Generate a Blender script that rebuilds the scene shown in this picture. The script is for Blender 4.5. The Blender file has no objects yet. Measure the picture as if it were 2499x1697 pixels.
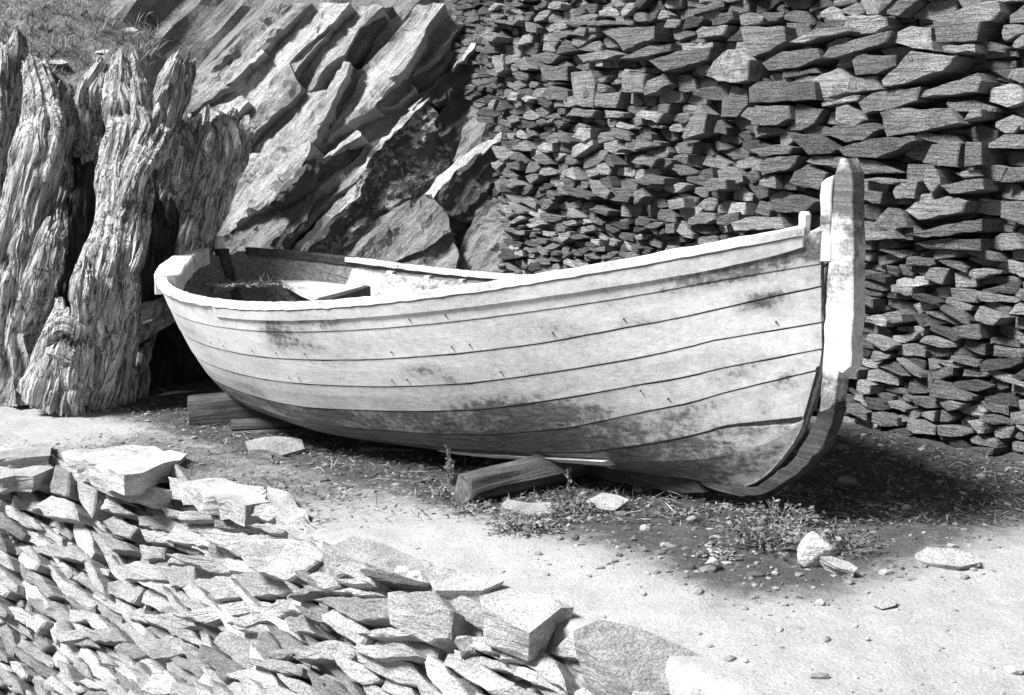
import bpy, bmesh, math, random
import numpy as np
from mathutils import Vector, Matrix, noise

random.seed(7); np.random.seed(7)
SC = bpy.context.scene
COL = SC.collection

# ------------------------------------------------------------------ camera
EYE = 1.5
F_PX, CX, CY, HORIZON = 3230.0, 1249.5, 848.5, 300.0     # photograph is 2499 x 1697
PITCH = math.atan((CY - HORIZON) / F_PX)
cam_d = bpy.data.cameras.new('camera'); cam = bpy.data.objects.new('camera', cam_d); COL.objects.link(cam)
cam_d.sensor_width = 36.0; cam_d.lens = 36.0 * F_PX / 2499.0
cam_d.clip_start = 0.05; cam_d.clip_end = 500
cam.location = (0, 0, EYE); cam.rotation_euler = (math.pi / 2 - PITCH, 0, 0)
SC.camera = cam

# ------------------------------------------------------------------ light
SUN = Vector((-0.60, -0.27, 0.76)).normalized()           # towards the sun
world = bpy.data.worlds.new('World'); SC.world = world; world.use_nodes = True
wn = world.node_tree; wn.nodes.clear()
sky = wn.nodes.new('ShaderNodeTexSky'); sky.sky_type = 'NISHITA'; sky.sun_disc = False
sky.sun_elevation = math.asin(SUN.z); sky.sun_rotation = math.atan2(SUN.x, SUN.y)
bw = wn.nodes.new('ShaderNodeRGBToBW'); bg = wn.nodes.new('ShaderNodeBackground'); wo = wn.nodes.new('ShaderNodeOutputWorld')
bg.inputs['Strength'].default_value = 0.05
wn.links.new(sky.outputs[0], bw.inputs[0]); wn.links.new(bw.outputs[0], bg.inputs['Color']); wn.links.new(bg.outputs[0], wo.inputs[0])
sun_d = bpy.data.lights.new('sun', 'SUN'); sun_d.energy = 5.0; sun_d.angle = math.radians(16); sun_d.color = (1, 1, 1)
sun = bpy.data.objects.new('sun', sun_d); COL.objects.link(sun)
sun.rotation_euler = SUN.to_track_quat('Z', 'Y').to_euler(); sun.location = SUN * 20
SC.view_settings.view_transform = 'Standard'; SC.view_settings.look = 'None'
SC.view_settings.exposure = 0.72; SC.view_settings.gamma = 1.0; SC.view_settings.use_curve_mapping = False

# ------------------------------------------------------------------ helpers
CP, SP = math.cos(PITCH), math.sin(PITCH)
def ray(px, py):
    xc = (px - CX) / F_PX; yc = (CY - py) / F_PX
    return Vector((xc, CP + yc * SP, -SP + yc * CP))
CAMP = Vector((0, 0, EYE))
def at_y(px, py, Y):
    r = ray(px, py); return CAMP + r * (Y / r.y)
def at_z(px, py, z):
    r = ray(px, py); return CAMP + r * ((z - EYE) / r.z)
def at_plane(px, py, P, N):
    r = ray(px, py); return CAMP + r * ((P - CAMP).dot(N) / r.dot(N))
def proj(P):
    d = Vector(P) - CAMP; f = d.y * CP - d.z * SP; u = d.y * SP + d.z * CP
    return CX + F_PX * d.x / f, CY - F_PX * u / f
def sstep(a, b, x):
    t = min(max((x - a) / (b - a), 0), 1); return t * t * (3 - 2 * t)
def fbm(v, o=4, H=1.0):
    return noise.fractal(v, H, 2.0, o)
rnd = random.uniform

def mesh_obj(name, verts, faces, mat, parent=None, loc=(0, 0, 0), attrs=None, smooth=False):
    me = bpy.data.meshes.new(name); me.from_pydata([tuple(v) for v in verts], [], faces)
    if mat: me.materials.append(mat)
    if attrs:
        for k, vals in attrs.items():
            a = me.attributes.new(k, 'FLOAT', 'POINT')
            if np.isscalar(vals): vals = [vals] * len(me.vertices)
            a.data.foreach_set('value', np.asarray(vals, dtype=np.float32))
    if smooth: me.polygons.foreach_set('use_smooth', [True] * len(me.polygons))
    me.update()
    o = bpy.data.objects.new(name, me); COL.objects.link(o); o.location = loc
    if parent: o.parent = parent
    return o
def empty(name, loc=(0, 0, 0), matrix=None):
    o = bpy.data.objects.new(name, None); COL.objects.link(o); o.empty_display_size = 0.2
    if matrix is not None: o.matrix_world = matrix
    else: o.location = loc
    return o
def tag(o, label=None, cat=None, group=None, kind=None):
    if label: o['label'] = label
    if cat: o['category'] = cat
    if group: o['group'] = group
    if kind: o['kind'] = kind
    return o

# ------------------------------------------------------------------ materials
class NT:
    def __init__(s, name):
        m = bpy.data.materials.new(name); m.use_nodes = True; s.m = m; s.t = m.node_tree; s.t.nodes.clear()
        s.out = s.n('ShaderNodeOutputMaterial'); s.b = s.n('ShaderNodeBsdfPrincipled')
        s.t.links.new(s.b.outputs[0], s.out.inputs[0])
        s.b.inputs['Specular IOR Level'].default_value = 0.25
    def n(s, typ, **kw):
        x = s.t.nodes.new(typ)
        for k, v in kw.items(): setattr(x, k, v)
        return x
    def l(s, a, b): s.t.links.new(a, b)
    def val(s, x, sock):
        if isinstance(x, (int, float)): sock.default_value = x
        else: s.l(x, sock)
    def math(s, op, a, b=0.0, c=0.0, clamp=False):
        x = s.n('ShaderNodeMath', operation=op, use_clamp=clamp)
        s.val(a, x.inputs[0]); s.val(b, x.inputs[1]); s.val(c, x.inputs[2]); return x.outputs[0]
    def attr(s, name): return s.n('ShaderNodeAttribute', attribute_name=name).outputs['Fac']
    def coord(s, scale=(1, 1, 1), rnd=True, rot=(0, 0, 0)):
        tc = s.n('ShaderNodeTexCoord'); v = tc.outputs['Object']
        if rnd:
            oi = s.n('ShaderNodeObjectInfo'); mu = s.math('MULTIPLY', oi.outputs['Random'], 37.0)
            ad = s.n('ShaderNodeVectorMath', operation='ADD'); s.l(v, ad.inputs[0]); s.l(mu, ad.inputs[1]); v = ad.outputs[0]
        if any(rot):
            r0 = s.n('ShaderNodeMapping'); r0.inputs['Rotation'].default_value = rot; s.l(v, r0.inputs[0]); v = r0.outputs[0]
        mp = s.n('ShaderNodeMapping'); mp.inputs['Scale'].default_value = scale; s.l(v, mp.inputs[0]); return mp.outputs[0]
    def noise(s, vec, scale, detail=5, rough=0.6, dist=0.0):
        x = s.n('ShaderNodeTexNoise'); s.l(vec, x.inputs['Vector'])
        x.inputs['Scale'].default_value = scale; x.inputs['Detail'].default_value = detail
        x.inputs['Roughness'].default_value = rough; x.inputs['Distortion'].default_value = dist
        return x.outputs['Fac']
    def voro(s, vec, scale, feature='F1'):
        x = s.n('ShaderNodeTexVoronoi', feature=feature); s.l(vec, x.inputs['Vector']); x.inputs['Scale'].default_value = scale
        return x.outputs['Distance']
    def rng(s, x, a, b, c, d):
        m = s.n('ShaderNodeMapRange'); s.val(x, m.inputs[0])
        for i, v in enumerate((a, b, c, d)): s.val(v, m.inputs[i + 1])
        return m.outputs[0]
    def mix(s, f, a, b):
        m = s.n('ShaderNodeMix'); s.val(f, m.inputs[0]); s.val(a, m.inputs[2]); s.val(b, m.inputs[3]); return m.outputs[0]
    def finish(s, val, height=None, strength=0.5, dist=0.02, rough=0.85):
        cb = s.n('ShaderNodeCombineColor'); 
        for i in range(3): s.l(val, cb.inputs[i])
        s.l(cb.outputs[0], s.b.inputs['Base Color']); s.val(rough, s.b.inputs['Roughness'])
        if height is not None:
            bp = s.n('ShaderNodeBump'); bp.inputs['Strength'].default_value = strength; bp.inputs['Distance'].default_value = dist
            s.l(height, bp.inputs['Height']); s.l(bp.outputs[0], s.b.inputs['Normal'])
        return s.m

def rock_material(name, lam=(5, 5, 34), rot=(0, 0, 0), strength=0.8, dist=0.02, spec=0.2, grain=0.75):
    """schist: per-piece tone attribute, lamination grain, fine speckle, pale lichen where the 'lichen' attribute allows"""
    t = NT(name); tone = t.attr('tone'); lich = t.attr('lichen')
    c1 = t.coord((1, 1, 1), rot=rot); cl = t.coord(lam, rot=rot)
    nl = t.noise(cl, 1.0, 6, 0.7, 0.1); nb = t.noise(c1, 6.0, 4, 0.6); nf = t.noise(c1, 130.0, 3, 0.8)
    v = t.math('MULTIPLY', tone, t.rng(nl, 0.25, 0.75, 0.74, 1.24))
    v = t.math('MULTIPLY', v, t.rng(nb, 0.3, 0.7, 0.7, 1.3))
    v = t.math('MULTIPLY', v, t.rng(nf, 0.3, 0.7, 1 - grain, 1 + grain))
    ln = t.noise(c1, 28.0, 4, 0.7, 0.4); lm = t.noise(c1, 5.0, 2)
    th = t.math('SUBTRACT', 0.72, t.math('MULTIPLY', lich, 0.26))
    lf = t.rng(t.math('ADD', t.math('MULTIPLY', ln, 0.62), t.math('MULTIPLY', lm, 0.38)), th, t.math('ADD', th, 0.05), 0.0, 1.0)
    v = t.mix(t.math('MULTIPLY', lf, 0.9), v, t.rng(nf, 0.3, 0.7, 0.35, 0.62))
    h = t.math('ADD', t.math('MULTIPLY', nl, 1.0), t.math('ADD', t.math('MULTIPLY', nf, 0.22), t.math('MULTIPLY', nb, 0.25)))
    t.b.inputs['Specular IOR Level'].default_value = spec
    return t.finish(v, h, strength, dist)

M = {}
M['wall'] = rock_material('wall_schist', (5, 5, 46), strength=1.0, dist=0.045)
M['fore'] = rock_material('pale_schist', (6, 6, 34), strength=1.0, dist=0.035, grain=0.55)
M['cliff'] = rock_material('bedded_schist', (5.0, 30, 30), rot=(0, math.radians(47), 0), strength=1.0, dist=0.05, grain=0.75)

def wood_material(name, axis=(2, 40, 40), lo=0.10, hi=0.38, rot=(0, 0, 0), strength=0.7, rnd=True, dist=0.01, cracks=0):
    t = NT(name); c = t.coord(axis, rnd, rot); c1 = t.coord((1, 1, 1), rnd)
    n1 = t.noise(c, 1.0, 6, 0.65, 0.6); n2 = t.noise(c1, 7.0, 4, 0.6); nf = t.noise(c1, 110.0, 2, 0.7)
    v = t.rng(n1, 0.3, 0.72, lo, hi)
    v = t.math('MULTIPLY', v, t.rng(n2, 0.3, 0.7, 0.7, 1.3)); v = t.math('MULTIPLY', v, t.rng(nf, 0.3, 0.7, 0.7, 1.3))
    h = t.math('ADD', n1, t.math('MULTIPLY', nf, 0.1))
    if cracks:
        cc = t.coord(tuple(a * cracks for a in axis), rnd, rot); nc = t.noise(cc, 1.0, 3, 0.6, 1.2); ck = t.rng(t.math('ABSOLUTE', t.math('SUBTRACT', nc, 0.5)), 0.0, 0.035, 0.0, 1.0)
        v = t.math('MULTIPLY', v, t.rng(ck, 0.0, 1.0, 0.40, 1.0)); h = t.math('ADD', h, t.math('MULTIPLY', ck, 0.9))
    return t.finish(v, h, strength, dist)
M['timber'] = wood_material('grey_timber')
M['darkwood'] = wood_material('dark_timber', lo=0.02, hi=0.09)
M['rotten_shade'] = wood_material('rotten_shade_wood', (22, 22, 3), 0.015, 0.13, rot=(0, math.radians(-16), 0), strength=1.0, rnd=False, dist=0.06)  # near-black crumbly wood; the shade of the stump's hollows is put into its colour
M['drift'] = wood_material('bleached_driftwood', (40, 40, 2.6), 0.22, 0.78, rot=(0, math.radians(-16), 0), strength=0.9, rnd=False, dist=0.03, cracks=0.45)

def paint_material():
    """white paint worn off the planks: 'stain' attribute raises the wear and holds the shade of the plank insides, noise gives it its ragged shape"""
    t = NT('worn_white_paint'); st = t.attr('stain_shade')
    c = t.coord((1, 1, 1), False); cs = t.coord((2.2, 9, 13), False); cg = t.coord((2.5, 60, 70), False)
    n1 = t.noise(cs, 1.0, 7, 0.68, 0.5); n2 = t.noise(c, 3.2, 5, 0.65); nf = t.noise(c, 120.0, 3, 0.8); ng = t.noise(cg, 1.0, 5, 0.65)
    n3 = t.noise(c, 34.0, 4, 0.7)
    w = t.math('ADD', t.math('ADD', t.math('MULTIPLY', n1, 0.36), t.math('MULTIPLY', n2, 0.26)), t.math('MULTIPLY', n3, 0.38))
    w = t.math('ADD', w, t.math('MULTIPLY', t.math('SUBTRACT', st, 0.5), 0.42))
    soft = t.rng(w, 0.345, 0.60, 0.0, 1.0); hard = t.rng(w, 0.57, 0.66, 0.0, 1.0)
    white = t.math('MULTIPLY', t.rng(nf, 0.3, 0.7, 0.70, 0.88), 1.0)
    grey = t.math('MULTIPLY', t.rng(ng, 0.3, 0.7, 0.24, 0.42), t.rng(nf, 0.3, 0.7, 0.7, 1.3))
    dark = t.math('MULTIPLY', t.rng(ng, 0.3, 0.7, 0.07, 0.25), t.rng(nf, 0.3, 0.7, 0.6, 1.4))
    v = t.mix(t.math('MULTIPLY', soft, 0.75), white, grey); v = t.mix(hard, v, dark)
    h = t.math('ADD', t.math('MULTIPLY', w, -0.8), t.math('ADD', t.math('MULTIPLY', ng, 0.35), t.math('MULTIPLY', nf, 0.1)))
    return t.finish(v, h, 0.45, 0.008, rough=0.7)
M['paint'] = paint_material()

def ground_material():
    t = NT('dusty_earth'); lit = t.attr('litter')
    c = t.coord((1, 1, 1), False)
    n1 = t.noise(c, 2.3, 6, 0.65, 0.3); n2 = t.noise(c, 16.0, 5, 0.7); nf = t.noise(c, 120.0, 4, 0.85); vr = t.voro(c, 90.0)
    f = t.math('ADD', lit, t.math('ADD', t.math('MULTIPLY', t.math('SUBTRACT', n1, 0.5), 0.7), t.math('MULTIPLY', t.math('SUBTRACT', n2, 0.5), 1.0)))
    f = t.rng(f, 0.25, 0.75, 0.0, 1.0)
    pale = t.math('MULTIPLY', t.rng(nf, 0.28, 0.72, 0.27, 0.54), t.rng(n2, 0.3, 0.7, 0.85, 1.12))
    dk = t.math('MULTIPLY', t.rng(nf, 0.28, 0.72, 0.02, 0.14), t.rng(n2, 0.3, 0.7, 0.5, 1.4))  # dark earth, deepened to hold the shade under the hull
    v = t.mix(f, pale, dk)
    h = t.math('ADD', t.math('MULTIPLY', n2, 1.0), t.math('ADD', t.math('MULTIPLY', nf, 0.35), t.math('MULTIPLY', vr, -0.25)))
    return t.finish(v, h, 0.55, 0.016, rough=0.95)
M['ground'] = ground_material()

def simple(name, lo, hi, scale=60, rough=0.9, strength=0.5):
    t = NT(name); c = t.coord((1, 1, 1)); n = t.noise(c, scale, 4, 0.7); tone = t.attr('tone')
    return t.finish(t.math('MULTIPLY', tone, t.rng(n, 0.3, 0.7, lo, hi)), n, strength, 0.01, rough)
M['pebble'] = simple('pebble_stone', 0.7, 1.25)
M['litter'] = simple('dry_litter', 0.8, 1.2, 30)
M['leaf'] = simple('weed_leaf', 0.8, 1.2, 30, 0.6)
M['twig'] = simple('dark_twig', 0.7, 1.2, 60)

def soil_material():
    t = NT('bank_soil'); c = t.coord((1, 1, 1), False)
    n1 = t.noise(c, 2.2, 6, 0.7, 0.4); n2 = t.noise(c, 12.0, 6, 0.75, 0.6); nf = t.noise(c, 60.0, 4, 0.8)
    w = t.math('ADD', t.math('MULTIPLY', n1, 0.5), t.math('MULTIPLY', n2, 0.5))
    v = t.math('MULTIPLY', t.rng(w, 0.38, 0.62, 0.07, 0.42), t.rng(nf, 0.28, 0.72, 0.4, 1.5))
    return t.finish(v, t.math('ADD', n2, t.math('MULTIPLY', nf, 0.4)), 1.0, 0.05, 0.95)
M['soil'] = soil_material()

# ------------------------------------------------------------------ boat numbers (metres, boat frame: x to the bow, -y towards the camera side)
B_ANG = 0.8821; B_L = 4.2
B_A = Vector((math.cos(B_ANG), -math.sin(B_ANG), 0)); B_N = Vector((-math.sin(B_ANG), -math.cos(B_ANG), 0))
B_ST = Vector((1.0321, 4.2255, 0)) - B_A * B_L
ZC = np.polyfit([0, .25, .5, .75, 1], [0.7827, 0.6979, 0.7545, 0.9182, 1.168], 4)
def sheer(u): return float(np.polyval(ZC, u))
def breadth(u):
    um = 0.3801
    if u < um: return 0.8293 * max(0, 1 - abs((um - u) / um) ** 2.3962) ** 0.5735
    return 0.8293 * max(0, 1 - ((u - um) / (1 - um)) ** 2.072) ** 0.7864
def centre_plane(px, py, off=0.0):
    P = at_plane(px, py, B_ST + B_N * off, B_N); return ((P - B_ST).dot(B_A), P.z)
_fs = [(3.63, .215), (3.75, .222), (3.864, .240), (3.95, .29), (4.022, .365), (4.103, .477), (4.148, .563), (4.17, .71), (4.2, .9)]
_ku = np.linspace(0, 1, 601); _UF, _ZF, _ZM = .15, -0.01, .07
def _zk(u):
    if u < _UF: return _ZF + (sheer(u) - _ZF) * (1 - u / _UF) ** 1.3
    if u * B_L > 3.63: return float(np.interp(u * B_L, [a for a, b in _fs], [b for a, b in _fs]))
    return float(np.interp(u, [_UF, .45, 3.63 / B_L], [_ZF, _ZM, .215]))
_kz = np.array([_zk(u) for u in _ku])
_kz[30:] = np.convolve(np.pad(_kz, 8, 'edge'), np.ones(17) / 17, 'valid')[30:]
def keel(u): return float(np.interp(u, _ku, _kz))
def sect(u): return float(np.interp(u, [0, .2, .4, .65, .85, 1], [.50, .36, .27, .33, .52, .70]))
def hull(u, s, side=1, out=0.0):
    """side=+1: camera side.  s: 0 keel .. 1 sheer"""
    zk, zs = keel(u), sheer(u); s = min(max(s, 0), 1.0)
    return Vector((u * B_L, -side * (breadth(u) * s ** sect(u) + out), zk + s * (zs - zk)))
S_TAB = {  # seam heights: u, then s for seams 1..6
    'u': [0, .2, .45, .6, .7, .78, .86, .92],
    1: [.85, .845, .85, .856, .86, .866, .872, .88], 2: [.69, .675, .668, .678, .693, .712, .745, .765],
    3: [.53, .50, .498, .508, .528, .565, .606, .645], 4: [.37, .33, .318, .35, .376, .43, .488, .525],
    5: [.22, .19, .18, .20, .225, .278, .365, .42], 6: [.10, .08, .08, .095, .11, .14, .215, .285]}
Z_STEM = {1: 1.062, 2: .992, 3: .872, 4: .785, 5: .72, 6: .562}
def seam(k, u):
    if k == 0: return 1.0
    if k == 7: return 0.0
    if u <= .92: return float(np.interp(u, S_TAB['u'], S_TAB[k]))
    z0 = keel(.92) + S_TAB[k][-1] * (sheer(.92) - keel(.92))
    t = (u - .92) / .08; z = z0 + (Z_STEM[k] - z0) * t
    return min(max((z - keel(u)) / (sheer(u) - keel(u)), 0.0), 1.0)
def to_world(v): return B_ST + B_A * v.x - B_N * v.y + Vector((0, 0, v.z))
def along(x, y): return (Vector((x, y, 0)) - B_ST).dot(B_A)
def across(x, y): return (Vector((x, y, 0)) - B_ST).dot(B_N)

# ------------------------------------------------------------------ ground
def terrace(x, y): return -0.04 + 0.20 * sstep(0.6, 4.1, along(x, y))
def at_ground(px, py):
    P = at_z(px, py, 0)
    for _ in range(6): P = at_z(px, py, terrace(P.x, P.y))
    return P
EDGE = [at_ground(*q) for q in [(-260, 1075), (100, 1102), (330, 1135), (560, 1175), (690, 1265), (820, 1345), (1050, 1425), (1300, 1500), (1480, 1555), (1760, 1690), (2300, 2000)]]
EDGE_N = Vector((-0.62, -0.78, 0)).normalized()
_ex = [(p - EDGE[0]).dot(Vector((EDGE_N.y, -EDGE_N.x, 0)) * -1) for p in EDGE]
EDGE_T = Vector((EDGE_N.y, -EDGE_N.x, 0)) * -1
_eo = [(p).dot(EDGE_N) for p in EDGE]
_tt = np.linspace(_ex[0], _ex[-1], 400); _oo = np.convolve(np.pad(np.interp(_tt, _ex, _eo), 14, 'edge'), np.ones(29) / 29, 'valid')
def edge_off(t): return float(np.interp(t, _tt, _oo))
def below_edge(x, y):
    p = Vector((x, y, 0)); return p.dot(EDGE_N) - edge_off((p - EDGE[0]).dot(EDGE_T))
def ground_z(x, y):
    g = terrace(x, y)
    n = 0.028 * fbm(Vector((x * 1.3, y * 1.3, 0)), 3) + 0.012 * fbm(Vector((x * 7, y * 7, 3)), 3)
    d = below_edge(x, y)
    if d > -0.02: g -= min((d + 0.02) * 1.62, 1.9) + 0.10 * sstep(-.02, .04, d)
    # earth heaps against the wall foot on the right
    w = (Vector((x, y, 0)) - WALL_P).dot(WALL_N)
    if w < 0.8: g += 0.04 * sstep(0.8, 0.0, w)
    return g + n
WALL_T = Vector((0.596, -0.803, 0)).normalized(); WALL_IN = Vector((-WALL_T.y, WALL_T.x, 0)); WALL_N = -WALL_IN
WALL_P = at_z(2300, 1120, 0.12)

def litter_shade_amount(x, y):
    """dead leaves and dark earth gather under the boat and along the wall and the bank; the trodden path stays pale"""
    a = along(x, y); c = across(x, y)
    l = sstep(1.0, 0.45, c) * sstep(-1.4, -0.6, a) * sstep(4.9, 4.3, a) * 0.95          # under and behind the boat: litter, plus hull shade put into the colour
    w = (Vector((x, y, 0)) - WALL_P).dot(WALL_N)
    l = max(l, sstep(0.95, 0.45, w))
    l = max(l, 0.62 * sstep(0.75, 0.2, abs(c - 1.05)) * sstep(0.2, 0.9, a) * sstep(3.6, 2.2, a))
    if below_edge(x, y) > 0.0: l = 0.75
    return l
def build_ground():
    xs = np.r_[np.linspace(-9, -3.2, 12)[:-1], np.arange(-3.2, 3.2, 0.04), np.linspace(3.2, 9, 12)]
    ys = np.r_[np.linspace(-4, 2.4, 12)[:-1], np.arange(2.4, 8.6, 0.04), np.linspace(8.6, 14, 10)]
    V = []; L = []
    for y in ys:
        for x in xs:
            V.append((x, y, ground_z(x, y))); L.append(litter_shade_amount(x, y))
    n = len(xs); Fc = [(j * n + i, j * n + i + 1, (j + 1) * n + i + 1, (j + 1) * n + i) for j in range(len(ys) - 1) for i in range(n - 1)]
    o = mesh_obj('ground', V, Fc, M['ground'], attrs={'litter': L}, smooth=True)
    tag(o, 'pale dusty earth terrace the boat lies on', 'ground', kind='structure')
build_ground()

# ------------------------------------------------------------------ rock pieces
def poly_area(p): return 0.5 * abs(sum(p[i][0] * p[i - 1][1] - p[i - 1][0] * p[i][1] for i in range(len(p))))
def centroid(p):
    return (sum(q[0] for q in p) / len(p), sum(q[1] for q in p) / len(p))
def ragged(poly, step, amp, rng):
    """split the outline's edges and roughen them"""
    out = []
    n = len(poly)
    for i in range(n):
        a, b = poly[i], poly[(i + 1) % n]; L = math.hypot(b[0] - a[0], b[1] - a[1])
        k = max(1, int(round(L / step)))
        for j in range(k):
            t = j / k; j0 = amp * (0.5 if j == 0 else 1.0)
            out.append((a[0] + (b[0] - a[0]) * t + rng.uniform(-j0, j0), a[1] + (b[1] - a[1]) * t + rng.uniform(-j0, j0)))
    return out
def stone_geom(poly, depth, proud, rng, step=0.05, amp=0.006, tilt=0.12, chamfer=0.012, bulge=0.012):
    """poly in (x,z); front looks to -y. Returns verts (about the centroid), faces, centre"""
    c = centroid(poly); pr = ragged(poly, step, amp, rng); n = len(pr)
    tx, tz = rng.gauss(0, tilt * .5), rng.gauss(0, tilt * .5)
    V = []; R = max(0.02, math.sqrt(poly_area(poly)))
    ch = min(chamfer, R * 0.2)
    for k, (sc, y) in enumerate(((1.0 - 0.05, depth), (1.0, -proud + ch), (1 - ch * 1.5 / R, -proud), (0.55, -proud - bulge * 0.1))):
        for (x, z) in pr:
            dx, dz = (x - c[0]) * sc, (z - c[1]) * sc
            yy = y + (tx * dx + tz * dz if k else 0) + (rng.uniform(-1, 1) * bulge * 0.30 if k > 0 else 0)
            V.append((dx, yy, dz))
    V.append((0, -proud - bulge * rng.uniform(-.2, .4), 0)); F = []
    for k in range(3):
        for i in range(n):
            j = (i + 1) % n; F.append((k * n + i, k * n + j, (k + 1) * n + j, (k + 1) * n + i))
    for i in range(n): F.append((3 * n + i, 3 * n + (i + 1) % n, 4 * n))
    # outline orientation: make the faces look outwards
    A = sum(poly[i][0] * poly[(i + 1) % len(poly)][1] - poly[(i + 1) % len(poly)][0] * poly[i][1] for i in range(len(poly)))
    if A < 0: F = [tuple(reversed(f)) for f in F]
    return V, F, c
def clip(poly, m, d):
    """keep the side of the line through m with normal d where (p-m).d <= 0"""
    out = []; n = len(poly)
    for i in range(n):
        a, b = poly[i], poly[(i + 1) % n]
        fa = (a[0] - m[0]) * d[0] + (a[1] - m[1]) * d[1]; fb = (b[0] - m[0]) * d[0] + (b[1] - m[1]) * d[1]
        if fa <= 0: out.append(a)
        if fa * fb < 0:
            t = fa / (fa - fb); out.append((a[0] + (b[0] - a[0]) * t, a[1] + (b[1] - a[1]) * t))
    return out
def voronoi(pts, sx, sz, reach=4.0):
    """anisotropic cells; pts in metres, cell about sx by sz"""
    P = np.array([(x / sx, z / sz) for x, z in pts]); cells = []
    for i in range(len(P)):
        d = P - P[i]; r = (d ** 2).sum(1); idx = np.argsort(r)[1:22]
        poly = [(P[i][0] + a, P[i][1] + b) for a, b in ((-1.6, -1.6), (1.6, -1.6), (1.6, 1.6), (-1.6, 1.6))]
        for j in idx:
            poly = clip(poly, (P[i] + P[j]) / 2, d[j])
            if len(poly) < 3: break
        cells.append([(x * sx, z * sz) for x, z in poly] if len(poly) >= 3 else None)
    return cells
def shrink(poly, g):
    c = centroid(poly); out = []
    for x, z in poly:
        d = math.hypot(x - c[0], z - c[1]); k = max(0.55, 1 - g / max(d, 1e-6)); out.append((c[0] + (x - c[0]) * k, c[1] + (z - c[1]) * k))
    return out
def inside(p, poly):
    r = False; n = len(poly)
    for i in range(n):
        a, b = poly[i], poly[i - 1]
        if (a[1] > p[1]) != (b[1] > p[1]) and p[0] < (b[0] - a[0]) * (p[1] - a[1]) / (b[1] - a[1]) + a[0]: r = not r
    return r
def join_geoms(geoms):
    V = []; F = []; T = []; Lc = []
    for v, f, tone, li in geoms:
        o = len(V); V += v; F += [tuple(i + o for i in q) for q in f]; T += [tone] * len(v); Lc += [li] * len(v)
    return V, F, T, Lc

def fill_points(x0, x1, z0, z1, sx, sz, rng, size=lambda x, z: 1.0, rows=lambda z: 1.0):
    pts = []; z = z0
    while z < z1:
        x = x0 + rng.uniform(0, sx)

        while x < x1:
            s = size(x, z); w = sx * s * rng.uniform(0.55, 1.6)
            if rng.random() > .14: pts.append((x + w / 2, z + rng.uniform(-0.42, 0.42) * sz + 0.10 * sz * math.sin(x * 2.1 + z * 3)))
            x += w
        z += sz * rows(z) * rng.choice((.5, .7, .8, 1.0, 1.2, 1.5))
    return pts

def build_stone_wall(thing, frame, traced, fillcells, mat, tone_fn, rng, depth, part, stuff_name, limit, hidden=None, prouds=(0.0, 0.035), gap=0.006, depthv=0.12, shift=None, rg=(.045, .004, .26, .005, .007)):
    """traced: list of (poly, proud, tone, lichen); fillcells: list of polys (wall frame)"""
    pieces = []
    for poly, proud, tone, li in traced:
        g = stone_geom(poly, depthv + 0.04, proud, rng, rg[0] * .9, rg[1] * 1.1, 0.14, rg[3], rg[4] * 1.1)
        pieces.append((1e9, g, tone, li))
    for poly in fillcells:
        if poly is None: continue
        a = poly_area(poly)
        if a < 0.0003: continue
        c = centroid(poly)
        if any(inside(c, t[0]) for t in traced): continue
        p = shrink(poly, gap * rng.uniform(0.5, 1.8))
        g = stone_geom(p, depthv, rng.uniform(*prouds), rng, *rg)
        tone, li = tone_fn(c, rng)
        W = frame @ (Vector((c[0], 0, c[1])) + (shift(c[0]) if shift else Vector())); px, py = proj(W)
        vis = a / max(0.5, W.y) ** 2
        if not (-20 < px < 2519 and -20 < py < 1717): vis *= 0.001
        if hidden and hidden(px, py): vis *= 0.01
        pieces.append((vis, g, tone, li))
    pieces.sort(key=lambda q: -q[0])
    for vis, (V, F, c), tone, li in pieces[:limit]:
        mesh_obj(part, V, F, mat, thing, Vector((c[0], 0, c[1])) + (shift(c[0]) if shift else Vector()), {'tone': tone, 'lichen': li})
    rest = [([tuple(Vector((x + c[0], y, z + c[1])) + (shift(c[0]) if shift else Vector())) for x, y, z in V], F, tone, li) for vis, (V, F, c), tone, li in pieces[limit:]]
    if rest:
        V, F, T, Lc = join_geoms(rest)
        o = mesh_obj(stuff_name, V, F, mat, thing, attrs={'tone': T, 'lichen': Lc}); tag(o, kind='stuff')
    print(part, len(pieces))

# ------------------------------------------------------------------ dry stone wall on the right
HULL_PX = [(383, 690), (440, 640), (545, 605), (700, 615), (1320, 680), (2000, 560), (2000, 450), (2050, 390), (2095, 420), (2095, 900), (2040, 990), (1900, 1160), (1820, 1195), (1500, 1080), (820, 1060), (560, 965)]
wall_m = Matrix(((WALL_T.x, WALL_IN.x, 0, WALL_P.x), (WALL_T.y, WALL_IN.y, 0, WALL_P.y), (0, 0, 1, WALL_P.z), (0, 0, 0, 1))) @ Matrix.Rotation(-0.05, 4, 'X')
wall = empty('dry_stone_wall', matrix=wall_m)
tag(wall, 'tall dry stone wall of dark flat schist stones behind the bow', 'stone wall')
_winv = wall_m.inverted(); _wn = (wall_m.to_3x3() @ Vector((0, -1, 0))); _wp = wall_m.translation
def wall_xy(px, py, proud=0.0):
    P = _winv @ at_plane(px, py, _wp + _wn * proud, _wn); return (P.x, P.z)
Z5 = lambda pts: [(1760 + .3295 * x, 40 + .3295 * y) for x, y in pts]
Z4 = lambda pts: [(1160 + .3296 * x, 40 + .3296 * y) for x, y in pts]
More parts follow.
